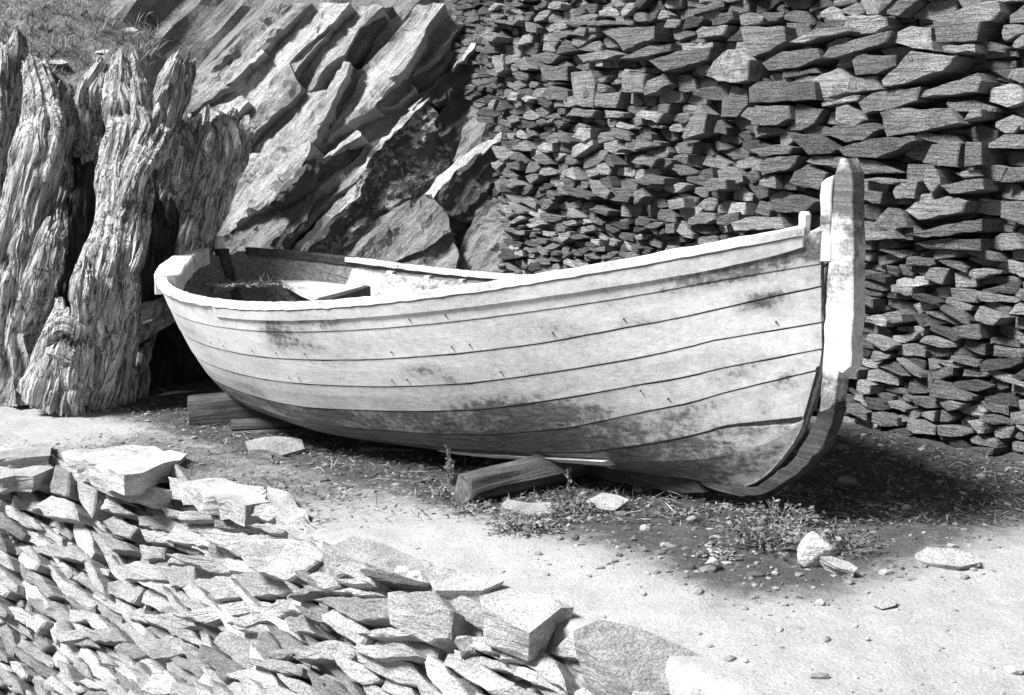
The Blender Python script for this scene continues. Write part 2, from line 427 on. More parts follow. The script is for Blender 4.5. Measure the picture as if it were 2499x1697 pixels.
T5 = ['145,80 470,75 470,180 350,260 235,300 170,190|.20', '490,190 700,90 930,75 950,110 760,150 600,200|.24', '740,300 790,230 1000,170 1270,105 1230,190 1040,250 830,310|.17',
 '1235,190 1290,110 1400,70 1560,90 1590,255 1420,240|.27', '1560,40 1930,40 1890,180 1590,190|.14', '1630,220 1870,205 1880,265 1650,270|.25',
 '285,350 450,260 720,240 740,310 560,380 330,400|.14', '445,410 700,380 720,420 450,460|.13', '940,320 1040,280 1320,290 1310,370 1150,430 970,430|.13',
 '1190,480 1400,260 1730,290 1640,400 1350,500 1200,525|.24', '190,530 250,490 690,480 715,620 200,640|.12', '695,460 870,390 950,480 930,560 730,610|.22|.9',
 '730,640 1030,585 1010,630 740,665|.27', '950,450 1150,440 1190,540 940,565|.19', '1010,640 1110,570 1480,520 1450,630 1250,690 1050,720|.17',
 '1450,600 1500,550 1900,420 1925,480 1890,560|.20', '215,800 240,660 500,660 510,760 410,815|.15', '510,850 510,690 560,650 760,690 690,800 590,850|.14',
 '830,780 850,680 930,655 1010,700 1070,770 980,815|.30', '1165,690 1700,680 1760,790 1560,830 1215,895|.20', '735,870 830,810 1130,790 1185,830 1050,920 920,935|.13',
 '500,860 720,880 850,990 800,1020 640,1030|.11', '860,980 1100,910 1430,885 1440,920 1250,1010 1150,1055 900,1040|.13', '1500,1090 1560,950 1760,940 1740,1120|.16',
 '640,1080 700,1030 930,1050 1130,1070 1310,1160 1050,1170 850,1130|.16', '1270,1300 1320,1205 1450,1220 1420,1350 1290,1355|.21', '1340,1440 1420,1380 1680,1330 1830,1370 1800,1450 1450,1510|.24',
 '1120,1540 1230,1420 1340,1460 1380,1560 1260,1590|.17', '1020,1290 1200,1300 1170,1395 1020,1360|.15', '540,1150 640,1100 780,1160 720,1290 500,1240|.15', '270,1100 330,1050 590,1035 520,1130 280,1180|.16',
 '1780,780 1840,690 1925,690 1925,740|.22', '200,990 420,950 530,970 500,1020 280,1040|.15', '290,1380 560,1320 720,1370 600,1460 330,1440|.12', '70,1530 180,1490 440,1490 470,1570 100,1590|.26',
 '1620,1250 1920,1200 1930,1280 1700,1320|.14', '1730,1160 1900,1130 1930,1180 1800,1200|.20', '0,590 180,570 190,660 120,750 0,750|.13', '1500,1130 1600,1130 1620,1240 1550,1320 1500,1230|.2', '1810,930 1925,930 1925,1100 1800,1110|.15',
 '1020,1600 1280,1580 1330,1650 1010,1660|.2', '1340,1620 1600,1560 1930,1500 1930,1590 1500,1640|.14', '1400,1680 1700,1640 1930,1650 1930,1740 1500,1720|.15', '230,820 420,820 490,850 250,900|.19', '1010,1210 1150,1195 1300,1230 1260,1250|.2']
T4 = ['870,90 1080,80 1350,75 1350,170 1200,210 1090,260 1010,170|.17', '700,140 760,80 820,85 800,150|.17', '750,290 960,250 1080,280 930,320 800,345|.24', '1100,320 1250,230 1420,200 1410,250 1270,300|.15',
 '1290,330 1500,260 1730,225 1700,320 1400,415|.15|.35', '480,380 500,360 670,370 670,480 510,470|.16', '700,420 860,400 890,500 870,680 720,660|.22', '880,570 1070,560 1030,680 890,670|.22', '1080,420 1110,390 1260,430 1240,570 1080,560|.24|.5',
 '1240,560 1270,480 1400,420 1430,500 1340,560 1250,590|.19', '480,590 540,510 680,550 680,630 540,620|.13', '1540,900 1580,770 1640,640 1700,720 1690,870 1560,915|.22', '710,890 760,830 850,825 850,900 800,930|.33',
 '1180,740 1220,700 1380,720 1340,790|.29', '660,740 720,680 900,700 860,750|.18', '1150,1080 1200,1040 1350,1050 1300,1115|.18', '1490,940 1620,940 1600,1020 1500,1010|.18', '250,330 360,300 430,390 340,400|.2',
 '20,230 130,210 140,270 40,280|.13', '1160,1230 1260,1170 1400,1200 1390,1240 1240,1250|.13', '1670,1240 1740,1200 1850,1210 1850,1280 1730,1300|.16', '620,1260 740,1280 860,1330 840,1360 690,1320|.11', '1420,1360 1540,1350 1550,1420 1430,1430|.26',
 '1000,1360 1060,1310 1140,1330 1120,1380|.14', '840,1430 900,1400 990,1440 960,1480|.15', '1630,110 1680,75 1870,70 1830,140 1640,170|.24', '230,620 260,560 310,570 300,630|.36', '330,610 370,585 430,610 370,640|.36', '400,290 520,260 620,290 560,350 430,340|.17', '500,170 560,140 610,180 580,240|.2', '640,40 980,30 1100,60 700,75|.16', '840,1210 900,1230 990,1300 960,1360 870,1310|.22',
 '1000,985 1040,960 1080,985 1040,1010|.24', '1160,1300 1230,1270 1260,1330 1170,1400|.24', '380,1540 470,1510 490,1540 410,1570|.28', '20,140 80,110 160,150 120,190|.23', '110,300 200,280 210,400 150,420|.23', '200,1240 260,1200 320,1250 250,1280|.2', '60,30 320,30 280,70|.2']
def parse(s):
    b = s.split('|'); return [tuple(map(float, q.split(','))) for q in b[0].split()], float(b[1]), (float(b[2]) if len(b) > 2 else 0.0)
rw = random.Random(11); traced = []
for src, fn in ((T5, Z5), (T4, Z4)):
    for s in src:
        pts, tone, li = parse(s); pr = rw.uniform(0.045, 0.10)
        traced.append(([wall_xy(x, y, pr) for x, y in fn(pts)], pr, tone * 1.25, li or rw.choice((0, 0, 0, 0.15, 0.25))))
traced.append(([wall_xy(x, y, .08) for x, y in [(1712, 185), (1733, 149), (1773, 122), (1805, 121), (1836, 146), (1831, 198), (1793, 203), (1747, 198)]], .08, .26, .95))
def wall_tone(c, r):
    return r.choice((.10, .14, .18, .21, .25, .30, .38)) * r.uniform(.85, 1.15), r.choice((0, 0, 0, .1, .25, .4))
X0 = wall_xy(1120, 500)[0]
pts = fill_points(X0 - 0.3, 1.9, -0.30, 2.75, 0.16, 0.050, rw, lambda x, z: 0.6 if x < -1.6 else (0.8 if x < -0.6 else 1.0), lambda z: .62 if z < .85 else 1.0)
def blunt(cells, r, lo=.36, hi=.47):
    out = []
    for p in cells:
        if p is None: continue
        c = centroid(p); w = max(x for x, z in p) - min(x for x, z in p)
        for sg in (-1, 1):
            p = clip(p, (c[0] + sg * w * r.uniform(lo, hi), c[1]), (sg, r.uniform(-.25, .25)))
            if len(p) < 3: break
        if len(p) >= 3: out.append(p)
    return out
cells = blunt(voronoi(pts, 0.16, 0.050), rw)
def tilt_cells(cells, r, amt, mean=0.0):
    out = []
    for p in cells:
        if p is None: out.append(None); continue
        c = centroid(p); a = r.gauss(mean, amt); ca, sa = math.cos(a), math.sin(a)
        out.append([(c[0] + (x - c[0]) * ca - (z - c[1]) * sa, c[1] + (x - c[0]) * sa + (z - c[1]) * ca) for x, z in p])
    return out
def in_wall(p):
    W = wall_m @ Vector((centroid(p)[0], 0, centroid(p)[1])); px, py = proj(W); return px > np.interp(py, [0, 40, 330, 600, 700], [1185, 1175, 1225, 1215, 1150])
cells = [p for p in tilt_cells(cells, rw, 0.13) if in_wall(p)]
build_stone_wall(wall, wall_m, traced, cells, M['wall'], wall_tone, rw, 0, 'stone', 'small_stones', 300, lambda px, py: inside((px, py), HULL_PX), prouds=(-0.045, 0.045), gap=0.0045, depthv=0.14)
fil = [stone_geom(shrink(p, .003), .1, rw.uniform(-.085, -.055), rw, .05, .004, .3, .005, .008) + (rw.uniform(.08, .2),) for p in voronoi(fill_points(X0 - .3, 1.9, -.3, 2.75, .11, .036, rw), .11, .036) if p and poly_area(p) > 2e-4]
V, F, T, Lc = join_geoms([([(x + c[0], y, z + c[1]) for x, y, z in v], f, t, 0.0) for v, f, c, t in fil])
tag(mesh_obj('packing_stones', V, F, M['wall'], wall, attrs={'tone': T, 'lichen': Lc}), kind='stuff')
# the wall's rubble core behind the face stones
V = []; nx, nz = 60, 30
for j in range(nz + 1):
    for i in range(nx + 1):
        x = X0 - 0.6 + (2.6 - X0) * i / nx; z = -0.4 + 3.4 * j / nz; V.append((x, 0.13 + 0.03 * fbm(Vector((x * 5, z * 5, 1)), 3), z))
n0 = len(V)
for x, z in ((X0 - .6, -.4), (2.0, -.4), (2.0, 3.0), (X0 - .6, 3.0)): V.append((x, 0.9, z))
F = [(j * (nx + 1) + i, j * (nx + 1) + i + 1, (j + 1) * (nx + 1) + i + 1, (j + 1) * (nx + 1) + i) for j in range(nz) for i in range(nx)]
a, b, c, d = 0, nx, nz * (nx + 1) + nx, nz * (nx + 1)
F += [(n0, n0 + 3, n0 + 2, n0 + 1), (d, c, n0 + 2, n0 + 3), (a, d, n0 + 3, n0), (b, n0 + 1, n0 + 2, c)]
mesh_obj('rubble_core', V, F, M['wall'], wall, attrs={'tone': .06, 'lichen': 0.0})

# ------------------------------------------------------------------ rock face in the middle
CL_P = at_y(850, 560, 8.3); CL_N = Vector((-0.20, -0.93, 0.30)).normalized()
def rock_slab(name, poly_px, nrm, proud, thick, tone, lich, parent, rng, maxe=0.07, amp=0.02, mat=None, P0=None, N0=None, strata=47, edge=0.012):
    N0 = N0 or CL_N; P0 = P0 or CL_P; nrm = Vector(nrm).normalized()
    c = centroid(poly_px); C = at_plane(c[0], c[1], P0 + N0 * proud, N0)
    pts = [at_plane(x, y, C, nrm) for x, y in poly_px]
    # ragged outline
    out = []
    for i, p in enumerate(pts):
        q = pts[(i + 1) % len(pts)]; k = max(1, int((q - p).length / (maxe * 1.2)))
        for j in range(k):
            w = p.lerp(q, j / k); jj = edge if j else edge * .4
            out.append(w + Vector((rng.uniform(-jj, jj), rng.uniform(-jj, jj), rng.uniform(-jj, jj))))
    bm = bmesh.new(); vs = [bm.verts.new(p - C) for p in out]
    f = bm.faces.new(vs); f.normal_update()
    if f.normal.dot(nrm) < 0: f.normal_flip()
    bmesh.ops.triangulate(bm, faces=[f], quad_method='BEAUTY', ngon_method='BEAUTY')
    for _ in range(5):
        long = [e for e in bm.edges if e.calc_length() > maxe * 1.5 and not e.is_boundary]
        if not long: break
        bmesh.ops.subdivide_edges(bm, edges=long, cuts=1); 
        bmesh.ops.triangulate(bm, faces=[g for g in bm.faces if len(g.verts) > 3])
    bmesh.ops.beautify_fill(bm, faces=bm.faces[:], edges=[e for e in bm.edges if not e.is_boundary])
    ca, sa = math.cos(math.radians(strata)), math.sin(math.radians(strata)); off = Vector((rng.uniform(0, 50), 0, rng.uniform(0, 50)))
    for v in bm.verts:
        w = v.co + off; s = w.x * ca + w.z * sa; t = -w.x * sa + w.z * ca
        d = fbm(Vector((s * 2.0, t * 11, 1.7)), 4) * amp + (round(fbm(Vector((s * 1.1, t * 8, 9)), 3) * 3) / 3) * amp * 1.0
        if any(e.is_boundary for e in v.link_edges): d *= 0.4
        v.co += nrm * d
    be = [e for e in bm.edges if e.is_boundary]
    nl = 5; so = rng.uniform(0, 99)
    for L_ in range(nl):
        r = bmesh.ops.extrude_edge_only(bm, edges=be); nv = [g for g in r['geom'] if isinstance(g, bmesh.types.BMVert)]; be = [g for g in r['geom'] if isinstance(g, bmesh.types.BMEdge) and all(v in set(nv) for v in g.verts)]
        for v in nv:
            rad = v.co - N0 * v.co.dot(N0); rad = rad.normalized() if rad.length > 1e-5 else rad
            v.co += -N0 * thick / nl * rng.uniform(.8, 1.2) + rad * (edge * 1.6 * noise.noise(v.co * 14 + Vector((so, L_ * 7.7, 0))) - edge * .5)
    bmesh.ops.recalc_face_normals(bm, faces=bm.faces[:])
    me = bpy.data.meshes.new(name); bm.to_mesh(me); bm.free(); me.materials.append(mat or M['cliff'])
    for k, val in (('tone', tone), ('lichen', lich)):
        at = me.attributes.new(k, 'FLOAT', 'POINT'); at.data.foreach_set('value', np.full(len(me.vertices), val, np.float32))
    o = bpy.data.objects.new(name, me); COL.objects.link(o); o.location = C
    if parent is not None: o.parent = parent; o.matrix_parent_inverse = parent.matrix_world.inverted() if parent.type == 'EMPTY' else Matrix()
    return o
# the rock mass itself
_ct = Vector((CL_N.y, -CL_N.x, 0)).normalized() * -1; _cu = CL_N.cross(_ct); _cu = _cu if _cu.z > 0 else -_cu
V = []; nx, nz = 70, 60
for j in range(nz + 1):
    for i in range(nx + 1):
        s = -2.0 + 4.2 * i / nx; t = -2.2 + 4.4 * j / nz; P = CL_P + _ct * s + _cu * t
        s2 = (s + t) * .707; t2 = (t - s) * .707
        V.append(P - CL_N * (0.13 - 0.10 * fbm(Vector((s2 * .8, t2 * 5, 2)), 4) - 0.06 * abs((t2 * 3.1) % 1 - .5)))
F = [(j * (nx + 1) + i, j * (nx + 1) + i + 1, (j + 1) * (nx + 1) + i + 1, (j + 1) * (nx + 1) + i) for j in range(nz) for i in range(nx)]
cliff = mesh_obj('rock_face', V, F, M['cliff'], attrs={'tone': .30, 'lichen': .1})
tag(cliff, 'steep rock outcrop of slanting schist slabs behind the stern', 'rock face', kind='structure')
Z3 = lambda pts: [(440 + .4055 * x, 40 + .4055 * y) for x, y in pts]
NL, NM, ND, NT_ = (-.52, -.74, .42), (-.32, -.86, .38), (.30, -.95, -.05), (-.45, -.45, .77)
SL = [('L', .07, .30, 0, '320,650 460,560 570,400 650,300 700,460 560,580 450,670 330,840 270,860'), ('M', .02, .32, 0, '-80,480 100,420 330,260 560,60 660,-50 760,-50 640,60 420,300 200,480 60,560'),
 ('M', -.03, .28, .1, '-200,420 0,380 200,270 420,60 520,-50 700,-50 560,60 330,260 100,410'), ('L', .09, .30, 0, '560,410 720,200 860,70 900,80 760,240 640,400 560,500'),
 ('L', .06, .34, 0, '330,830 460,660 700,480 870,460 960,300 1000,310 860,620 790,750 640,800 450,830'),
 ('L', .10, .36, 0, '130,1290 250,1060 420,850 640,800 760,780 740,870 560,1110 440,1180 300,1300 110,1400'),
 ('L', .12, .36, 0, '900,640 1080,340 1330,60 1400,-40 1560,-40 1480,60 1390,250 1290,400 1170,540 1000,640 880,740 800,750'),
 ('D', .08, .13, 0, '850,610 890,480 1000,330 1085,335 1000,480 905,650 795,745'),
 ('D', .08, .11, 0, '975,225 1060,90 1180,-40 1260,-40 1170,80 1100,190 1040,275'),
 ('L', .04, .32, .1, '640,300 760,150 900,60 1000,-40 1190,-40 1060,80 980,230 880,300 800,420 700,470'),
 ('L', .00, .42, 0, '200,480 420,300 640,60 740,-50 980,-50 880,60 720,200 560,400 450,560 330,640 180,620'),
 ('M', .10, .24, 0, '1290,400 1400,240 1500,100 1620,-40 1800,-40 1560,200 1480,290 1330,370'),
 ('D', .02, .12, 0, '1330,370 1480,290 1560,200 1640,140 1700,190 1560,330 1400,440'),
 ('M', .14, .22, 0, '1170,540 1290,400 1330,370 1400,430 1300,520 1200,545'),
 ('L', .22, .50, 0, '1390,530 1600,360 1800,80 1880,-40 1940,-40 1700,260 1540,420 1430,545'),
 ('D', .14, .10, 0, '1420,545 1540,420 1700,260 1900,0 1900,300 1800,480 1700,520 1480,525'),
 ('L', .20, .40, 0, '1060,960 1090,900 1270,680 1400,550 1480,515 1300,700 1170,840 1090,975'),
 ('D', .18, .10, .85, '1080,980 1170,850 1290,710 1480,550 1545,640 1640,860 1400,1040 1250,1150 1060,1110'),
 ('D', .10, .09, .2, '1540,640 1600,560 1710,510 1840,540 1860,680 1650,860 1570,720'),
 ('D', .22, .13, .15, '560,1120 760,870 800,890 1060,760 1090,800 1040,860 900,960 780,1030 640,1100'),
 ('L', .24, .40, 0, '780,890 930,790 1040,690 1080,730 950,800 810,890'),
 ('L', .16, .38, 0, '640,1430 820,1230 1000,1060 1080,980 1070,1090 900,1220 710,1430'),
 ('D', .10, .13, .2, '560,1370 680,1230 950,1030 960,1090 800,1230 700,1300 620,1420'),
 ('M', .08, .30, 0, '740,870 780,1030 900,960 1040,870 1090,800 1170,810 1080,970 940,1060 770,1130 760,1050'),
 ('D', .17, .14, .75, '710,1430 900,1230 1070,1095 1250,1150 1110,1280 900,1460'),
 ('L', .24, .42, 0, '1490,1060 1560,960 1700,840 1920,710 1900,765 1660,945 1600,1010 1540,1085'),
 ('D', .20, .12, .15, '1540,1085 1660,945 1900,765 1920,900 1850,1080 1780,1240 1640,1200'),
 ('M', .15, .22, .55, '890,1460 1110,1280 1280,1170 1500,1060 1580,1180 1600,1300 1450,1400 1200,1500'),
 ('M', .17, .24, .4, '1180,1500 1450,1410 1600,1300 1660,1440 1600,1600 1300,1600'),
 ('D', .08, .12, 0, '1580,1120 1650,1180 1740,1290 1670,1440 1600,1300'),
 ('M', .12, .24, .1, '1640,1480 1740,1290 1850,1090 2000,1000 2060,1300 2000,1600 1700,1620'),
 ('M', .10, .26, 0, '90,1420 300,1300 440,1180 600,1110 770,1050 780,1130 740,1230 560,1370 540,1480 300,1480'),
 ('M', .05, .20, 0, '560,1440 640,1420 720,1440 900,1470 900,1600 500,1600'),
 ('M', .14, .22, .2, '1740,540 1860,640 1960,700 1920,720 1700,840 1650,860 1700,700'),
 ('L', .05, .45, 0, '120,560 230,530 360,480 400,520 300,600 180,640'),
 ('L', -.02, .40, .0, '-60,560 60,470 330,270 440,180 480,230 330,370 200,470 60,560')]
rc = random.Random(5)
NN = {'L': NL, 'M': NM, 'D': ND}  # dark right-facing slabs also have their shade put into the tone
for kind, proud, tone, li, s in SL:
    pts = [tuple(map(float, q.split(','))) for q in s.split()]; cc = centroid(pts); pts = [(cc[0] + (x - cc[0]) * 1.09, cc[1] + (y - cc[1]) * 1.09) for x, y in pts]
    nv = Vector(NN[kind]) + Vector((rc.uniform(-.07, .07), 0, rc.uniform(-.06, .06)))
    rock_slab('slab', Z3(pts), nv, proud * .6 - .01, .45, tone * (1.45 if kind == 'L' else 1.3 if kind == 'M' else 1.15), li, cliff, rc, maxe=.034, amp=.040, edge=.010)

# ------------------------------------------------------------------ bank and hillside behind the stump
V = []; xs = np.linspace(-7, 2.5, 130); prof = [(8.25, -.2), (8.25, .4), (8.2, 1.1), (8.2, 1.62), (8.35, 1.75), (8.7, 1.95), (9.2, 2.3), (10, 2.95), (11, 3.8), (13, 5.6)]
pt = np.linspace(0, 1, 90); py_ = np.interp(pt, np.linspace(0, 1, len(prof)), [p[0] for p in prof]); pz_ = np.interp(pt, np.linspace(0, 1, len(prof)), [p[1] for p in prof])
for y, z in zip(py_, pz_):
    for x in xs:
        back = sstep(-2.6, -1.7, x) * 1.6
        n = fbm(Vector((x * 1.6, y * 1.6, z * 1.6)), 5)
        V.append((x, y + back - 0.13 * n, z + 0.12 * fbm(Vector((x * 3, y * 3, 5 + z * 3)), 4)))
n = len(xs); F = [(j * n + i, j * n + i + 1, (j + 1) * n + i + 1, (j + 1) * n + i) for j in range(len(pt) - 1) for i in range(n - 1)]
hill = mesh_obj('hillside', V, F, M['soil'], smooth=True)
tag(hill, 'rough earth bank rising behind the driftwood stump', 'hillside', kind='structure')

from mathutils.bvhtree import BVHTree
_hb = BVHTree.FromPolygons([Vector(v) for v in V], F)
def hill_hit(px, py):
    h = _hb.ray_cast(CAMP, ray(px, py).normalized()); return (h[0], h[1]) if h[0] is not None else None
# ------------------------------------------------------------------ driftwood stump on the left
def tube(verts, faces, path, seg=14, flat=0.75, rng=None):
    """path: list of (Vector, radius)"""
    base = len(verts); n = len(path)
    for i, (p, r) in enumerate(path):
        a = path[max(i - 1, 0)][0]; b = path[min(i + 1, n - 1)][0]; d = (b - a).normalized()
        u = d.cross(Vector((0, 1, 0))).normalized(); w = u.cross(d).normalized()
        for k in range(seg):
            th = 2 * math.pi * k / seg; rr = r * (1 + 0.22 * math.sin(3 * th + i * .4 + base) + 0.1 * math.sin(5 * th + base))
            verts.append(p + u * math.cos(th) * rr + w * math.sin(th) * rr * flat)
    for i in range(n - 1):
        for k in range(seg):
            k2 = (k + 1) % seg; faces.append((base + i * seg + k, base + i * seg + k2, base + (i + 1) * seg + k2, base + (i + 1) * seg + k))
    faces.append(tuple(base + k for k in reversed(range(seg)))); faces.append(tuple(base + (n - 1) * seg + k for k in range(seg)))
def smooth_path(pts, k=5):
    out = []
    for i in range(len(pts) - 1):
        p0, p1, p2, p3 = pts[max(i - 1, 0)], pts[i], pts[i + 1], pts[min(i + 2, len(pts) - 1)]
        for j in range(k):
            t = j / k
            out.append(tuple(0.5 * (2 * b + (c - a) * t + (2 * a - 5 * b + 4 * c - d) * t * t + (3 * b - a - 3 * c + d) * t ** 3) for a, b, c, d in zip(p0, p1, p2, p3)))
    out.append(pts[-1]); return out
def fibre_lobe(V, F, lobe, q):
    """one split, fluted length of weathered wood: sharp ridges run along the grain, the upper end is splintered"""
    wq = q.uniform(0, 60)
    raw = [(at_y(px + 13 * noise.noise(Vector((py * .012, wq, 0))) + 6 * noise.noise(Vector((py * .04, wq, 3))), py, Y + .05 * noise.noise(Vector((py * .015, wq, 7)))), r / F_PX * Y) for px, py, r, Y in smooth_path(lobe, 10)]
    path = [raw[0]]
    for p, r in raw[1:]:
        while (p - path[-1][0]).length > 0.022:
            d = p - path[-1][0]; t = 0.022 / d.length; path.append((path[-1][0] + d * t, path[-1][1] + (r - path[-1][1]) * t))
    n = len(path); R0 = max(r for p, r in path); seg = int(min(76, max(28, R0 * 2 * math.pi / 0.010))); so = q.uniform(0, 80); base = len(V); jg = [max(0.0, 0.25 + noise.noise(Vector((math.cos(6.2832 * k / seg) * 2.4 + so, math.sin(6.2832 * k / seg) * 2.4, so)))) for k in range(seg)]
    tw = q.uniform(-.7, .7)
    for i, (p, r) in enumerate(path):
        pa = path[max(i - 4, 0)][0]; pb = path[min(i + 4, n - 1)][0]; d = (pb - pa).normalized(); al = i * 0.022
        u = d.cross(Vector((0, 1, 0))).normalized(); w = u.cross(d).normalized()
        for k in range(seg):
            th = 6.2832 * k / seg; tt = th + tw * al; c, s_ = math.cos(tt), math.sin(tt)
            low = noise.noise(Vector((c * 1.1 + so, s_ * 1.1, al * 1.3)))
            f1 = 0.5 - 2.2 * abs(noise.noise(Vector((c * 2.3 + so, s_ * 2.3 + 9, al * 0.55))))
            f2 = 0.5 - 2.2 * abs(noise.noise(Vector((c * 5.5 + so, s_ * 5.5 + 4, al * 1.0))))
            f3 = noise.noise(Vector((c * 13 + so, s_ * 13, al * 1.8)))
            e_ = noise.noise(Vector((c * 1.5 + so, s_ * 1.5, al * 4 + 30))); rr = r * (1 + .30 * low + .24 * f1 + .10 * f2 + .05 * f3 + .10 * e_ + .35 * min(0.0, noise.noise(Vector((c * 1.8 + so, s_ * 1.8 + 2, al * 2.2))) + .25))
            V.append(p + u * c * rr + w * s_ * rr * .8 - d * jg[k] * r * 1.5 * max(0.0, 1 - i / 7))
    for i in range(n - 1):
        for k in range(seg):
            k2 = (k + 1) % seg; F.append((base + i * seg + k, base + i * seg + k2, base + (i + 1) * seg + k2, base + (i + 1) * seg + k))
    V.append(path[min(4, n - 1)][0]); c0 = len(V) - 1
    for k in range(seg): F.append((base + (k + 1) % seg, base + k, c0))
    F.append(tuple(base + (n - 1) * seg + k for k in range(seg)))
def gnarled(name, lobes, parent, voxel=0.0, seed=0.0, mat='drift', strands=7):
    V = []; F = []; q = random.Random(int(seed * 10) + 3)
    for lobe in lobes:
        fibre_lobe(V, F, lobe, q)
        if max(l[2] for l in lobe) > 30 and len(lobe) > 3:
            for _ in range(strands):
                L_ = smooth_path(lobe, 3); m_ = q.randint(5, max(6, int(len(L_) * .7))); i0 = q.randint(0, max(0, len(L_) - m_)); seg_ = L_[i0:i0 + m_]
                if len(seg_) < 4: continue
                o = q.uniform(-.95, .95); o2 = o + q.uniform(-.6, .6); sc = q.uniform(.16, .42); w_ = q.uniform(0, 40)
                nw = []
                for j, (px, py, r, Y) in enumerate(seg_):
                    t = j / (len(seg_) - 1); oo = max(-1, min(1, o + (o2 - o) * t)) + .25 * noise.noise(Vector((t * 3, w_, 0)))
                    nw.append((px + oo * r, py + 8 * noise.noise(Vector((t * 2, w_, 5))), max(5, r * sc * (.35 + .65 * math.sin(math.pi * (.18 + .8 * t)))), Y - r / F_PX * Y * .75 * math.sqrt(max(0, 1 - oo * oo))))
                fibre_lobe(V, F, nw, q)
    c = parent.location
    return mesh_obj(name, [v - c for v in V], F, M[mat], parent)
stump = empty('tree_stump', at_ground(280, 975))
tag(stump, 'huge bleached gnarled driftwood stump with split upright roots beside the stern', 'tree stump')
gnarled('trunk', [[(300, 150, 26, 7.35), (305, 230, 46, 7.3), (330, 310, 58, 7.3), (300, 400, 48, 7.2), (285, 520, 42, 7.1), (262, 620, 44, 7.0), (245, 690, 56, 7.0), (250, 790, 62, 7.05), (240, 880, 70, 7.1), (190, 990, 90, 7.1)],
  [(255, 165, 22, 7.45), (225, 230, 36, 7.5), (215, 300, 30, 7.55), (240, 400, 30, 7.5)],
  [(440, 150, 22, 7.3), (425, 190, 36, 7.3), (405, 250, 40, 7.3), (385, 320, 40, 7.3), (350, 400, 40, 7.3)],
  [(395, 300, 20, 7.25), (370, 360, 30, 7.18), (335, 420, 32, 7.1), (305, 500, 30, 7.08), (290, 600, 26, 7.05)], [(330, 200, 16, 7.25), (345, 280, 26, 7.22), (330, 360, 30, 7.2), (315, 450, 26, 7.12)],
  [(215, 660, 26, 6.9), (205, 720, 34, 6.9), (215, 800, 36, 6.95), (230, 860, 40, 7.0)]], stump, seed=1.0)
gnarled('root', [[(575, 305, 26, 7.55), (555, 360, 44, 7.5), (530, 440, 40, 7.5), (500, 530, 38, 7.5), (478, 610, 36, 7.5), (450, 700, 36, 7.55), (435, 760, 30, 7.7)],
  [(500, 330, 50, 7.6), (470, 430, 60, 7.65), (440, 550, 62, 7.7), (400, 680, 66, 7.75), (380, 770, 60, 7.85)],
  [(520, 300, 22, 7.45), (535, 340, 40, 7.42), (520, 410, 44, 7.45), (490, 500, 40, 7.5), (465, 590, 34, 7.55), (440, 680, 26, 7.6)], [(600, 330, 14, 7.5), (575, 380, 26, 7.48), (545, 460, 28, 7.5), (510, 560, 24, 7.52)],
  [(370, 480, 50, 7.75), (350, 620, 56, 7.75), (335, 760, 56, 7.7), (300, 900, 60, 7.5), (270, 990, 70, 7.4)],
  [(310, 770, 22, 7.25), (390, 750, 22, 7.4), (450, 735, 20, 7.55)]], stump, seed=4.0)
gnarled('root', [[(85, 170, 30, 7.5), (100, 260, 46, 7.4), (95, 350, 56, 7.3), (75, 450, 62, 7.3), (50, 560, 60, 7.3), (35, 700, 70, 7.3), (40, 850, 80, 7.25), (50, 990, 100, 7.2)],
  [(0, 120, 50, 7.8), (-20, 300, 80, 7.7), (-60, 520, 100, 7.6), (-80, 760, 120, 7.5), (-80, 1000, 140, 7.4)],
  [(135, 565, 26, 7.05), (115, 630, 34, 7.05), (90, 700, 36, 7.1), (70, 800, 44, 7.2)],
  [(150, 400, 22, 7.5), (165, 520, 26, 7.6), (160, 680, 40, 7.6), (160, 850, 60, 7.4)]], stump, seed=9.0)
gnarled('root', [[(425, 300, 26, 7.42), (440, 370, 50, 7.45), (430, 450, 50, 7.52), (415, 540, 40, 7.6), (400, 640, 30, 7.65)], [(170, 215, 30, 7.62), (168, 310, 46, 7.6), (155, 420, 50, 7.6), (145, 540, 40, 7.62)], [(350, 470, 20, 7.3), (335, 560, 28, 7.3), (310, 660, 30, 7.28), (300, 760, 34, 7.25), (290, 860, 40, 7.25), (280, 980, 50, 7.25)], [(500, 620, 16, 7.62), (470, 690, 26, 7.62), (420, 760, 26, 7.5), (360, 800, 24, 7.4), (310, 830, 24, 7.3)]], stump, seed=31.0, strands=5)
gnarled('shaded_heartwood', [[(250, 250, 22, 7.6), (225, 340, 40, 7.6), (205, 450, 48, 7.6), (205, 580, 52, 7.6), (190, 700, 50, 7.55), (150, 800, 50, 7.5), (110, 900, 60, 7.45)],  # dark inner wood in the hollows, their shade included in its colour
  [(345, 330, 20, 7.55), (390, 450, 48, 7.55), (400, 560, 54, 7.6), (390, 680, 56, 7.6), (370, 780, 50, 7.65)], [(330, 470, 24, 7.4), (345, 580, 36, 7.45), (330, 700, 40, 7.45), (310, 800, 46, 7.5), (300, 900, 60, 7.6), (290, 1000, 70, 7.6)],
  [(430, 780, 40, 7.8), (440, 880, 60, 7.95), (430, 1000, 70, 8.0)], [(520, 800, 40, 8.0), (530, 900, 60, 8.05), (530, 1000, 70, 8.1)], [(360, 850, 50, 7.8), (370, 1000, 60, 7.85)]], stump, seed=21.0, mat='rotten_shade')
gnarled('burl', [[(175, 770, 40, 7.0), (165, 830, 58, 6.95), (150, 900, 66, 6.95), (130, 990, 80, 6.95)], [(130, 815, 26, 6.85), (165, 790, 24, 6.83), (200, 815, 26, 6.85)], [(150, 860, 24, 6.83), (180, 875, 24, 6.83)]], stump, voxel=.0125, seed=13.0)

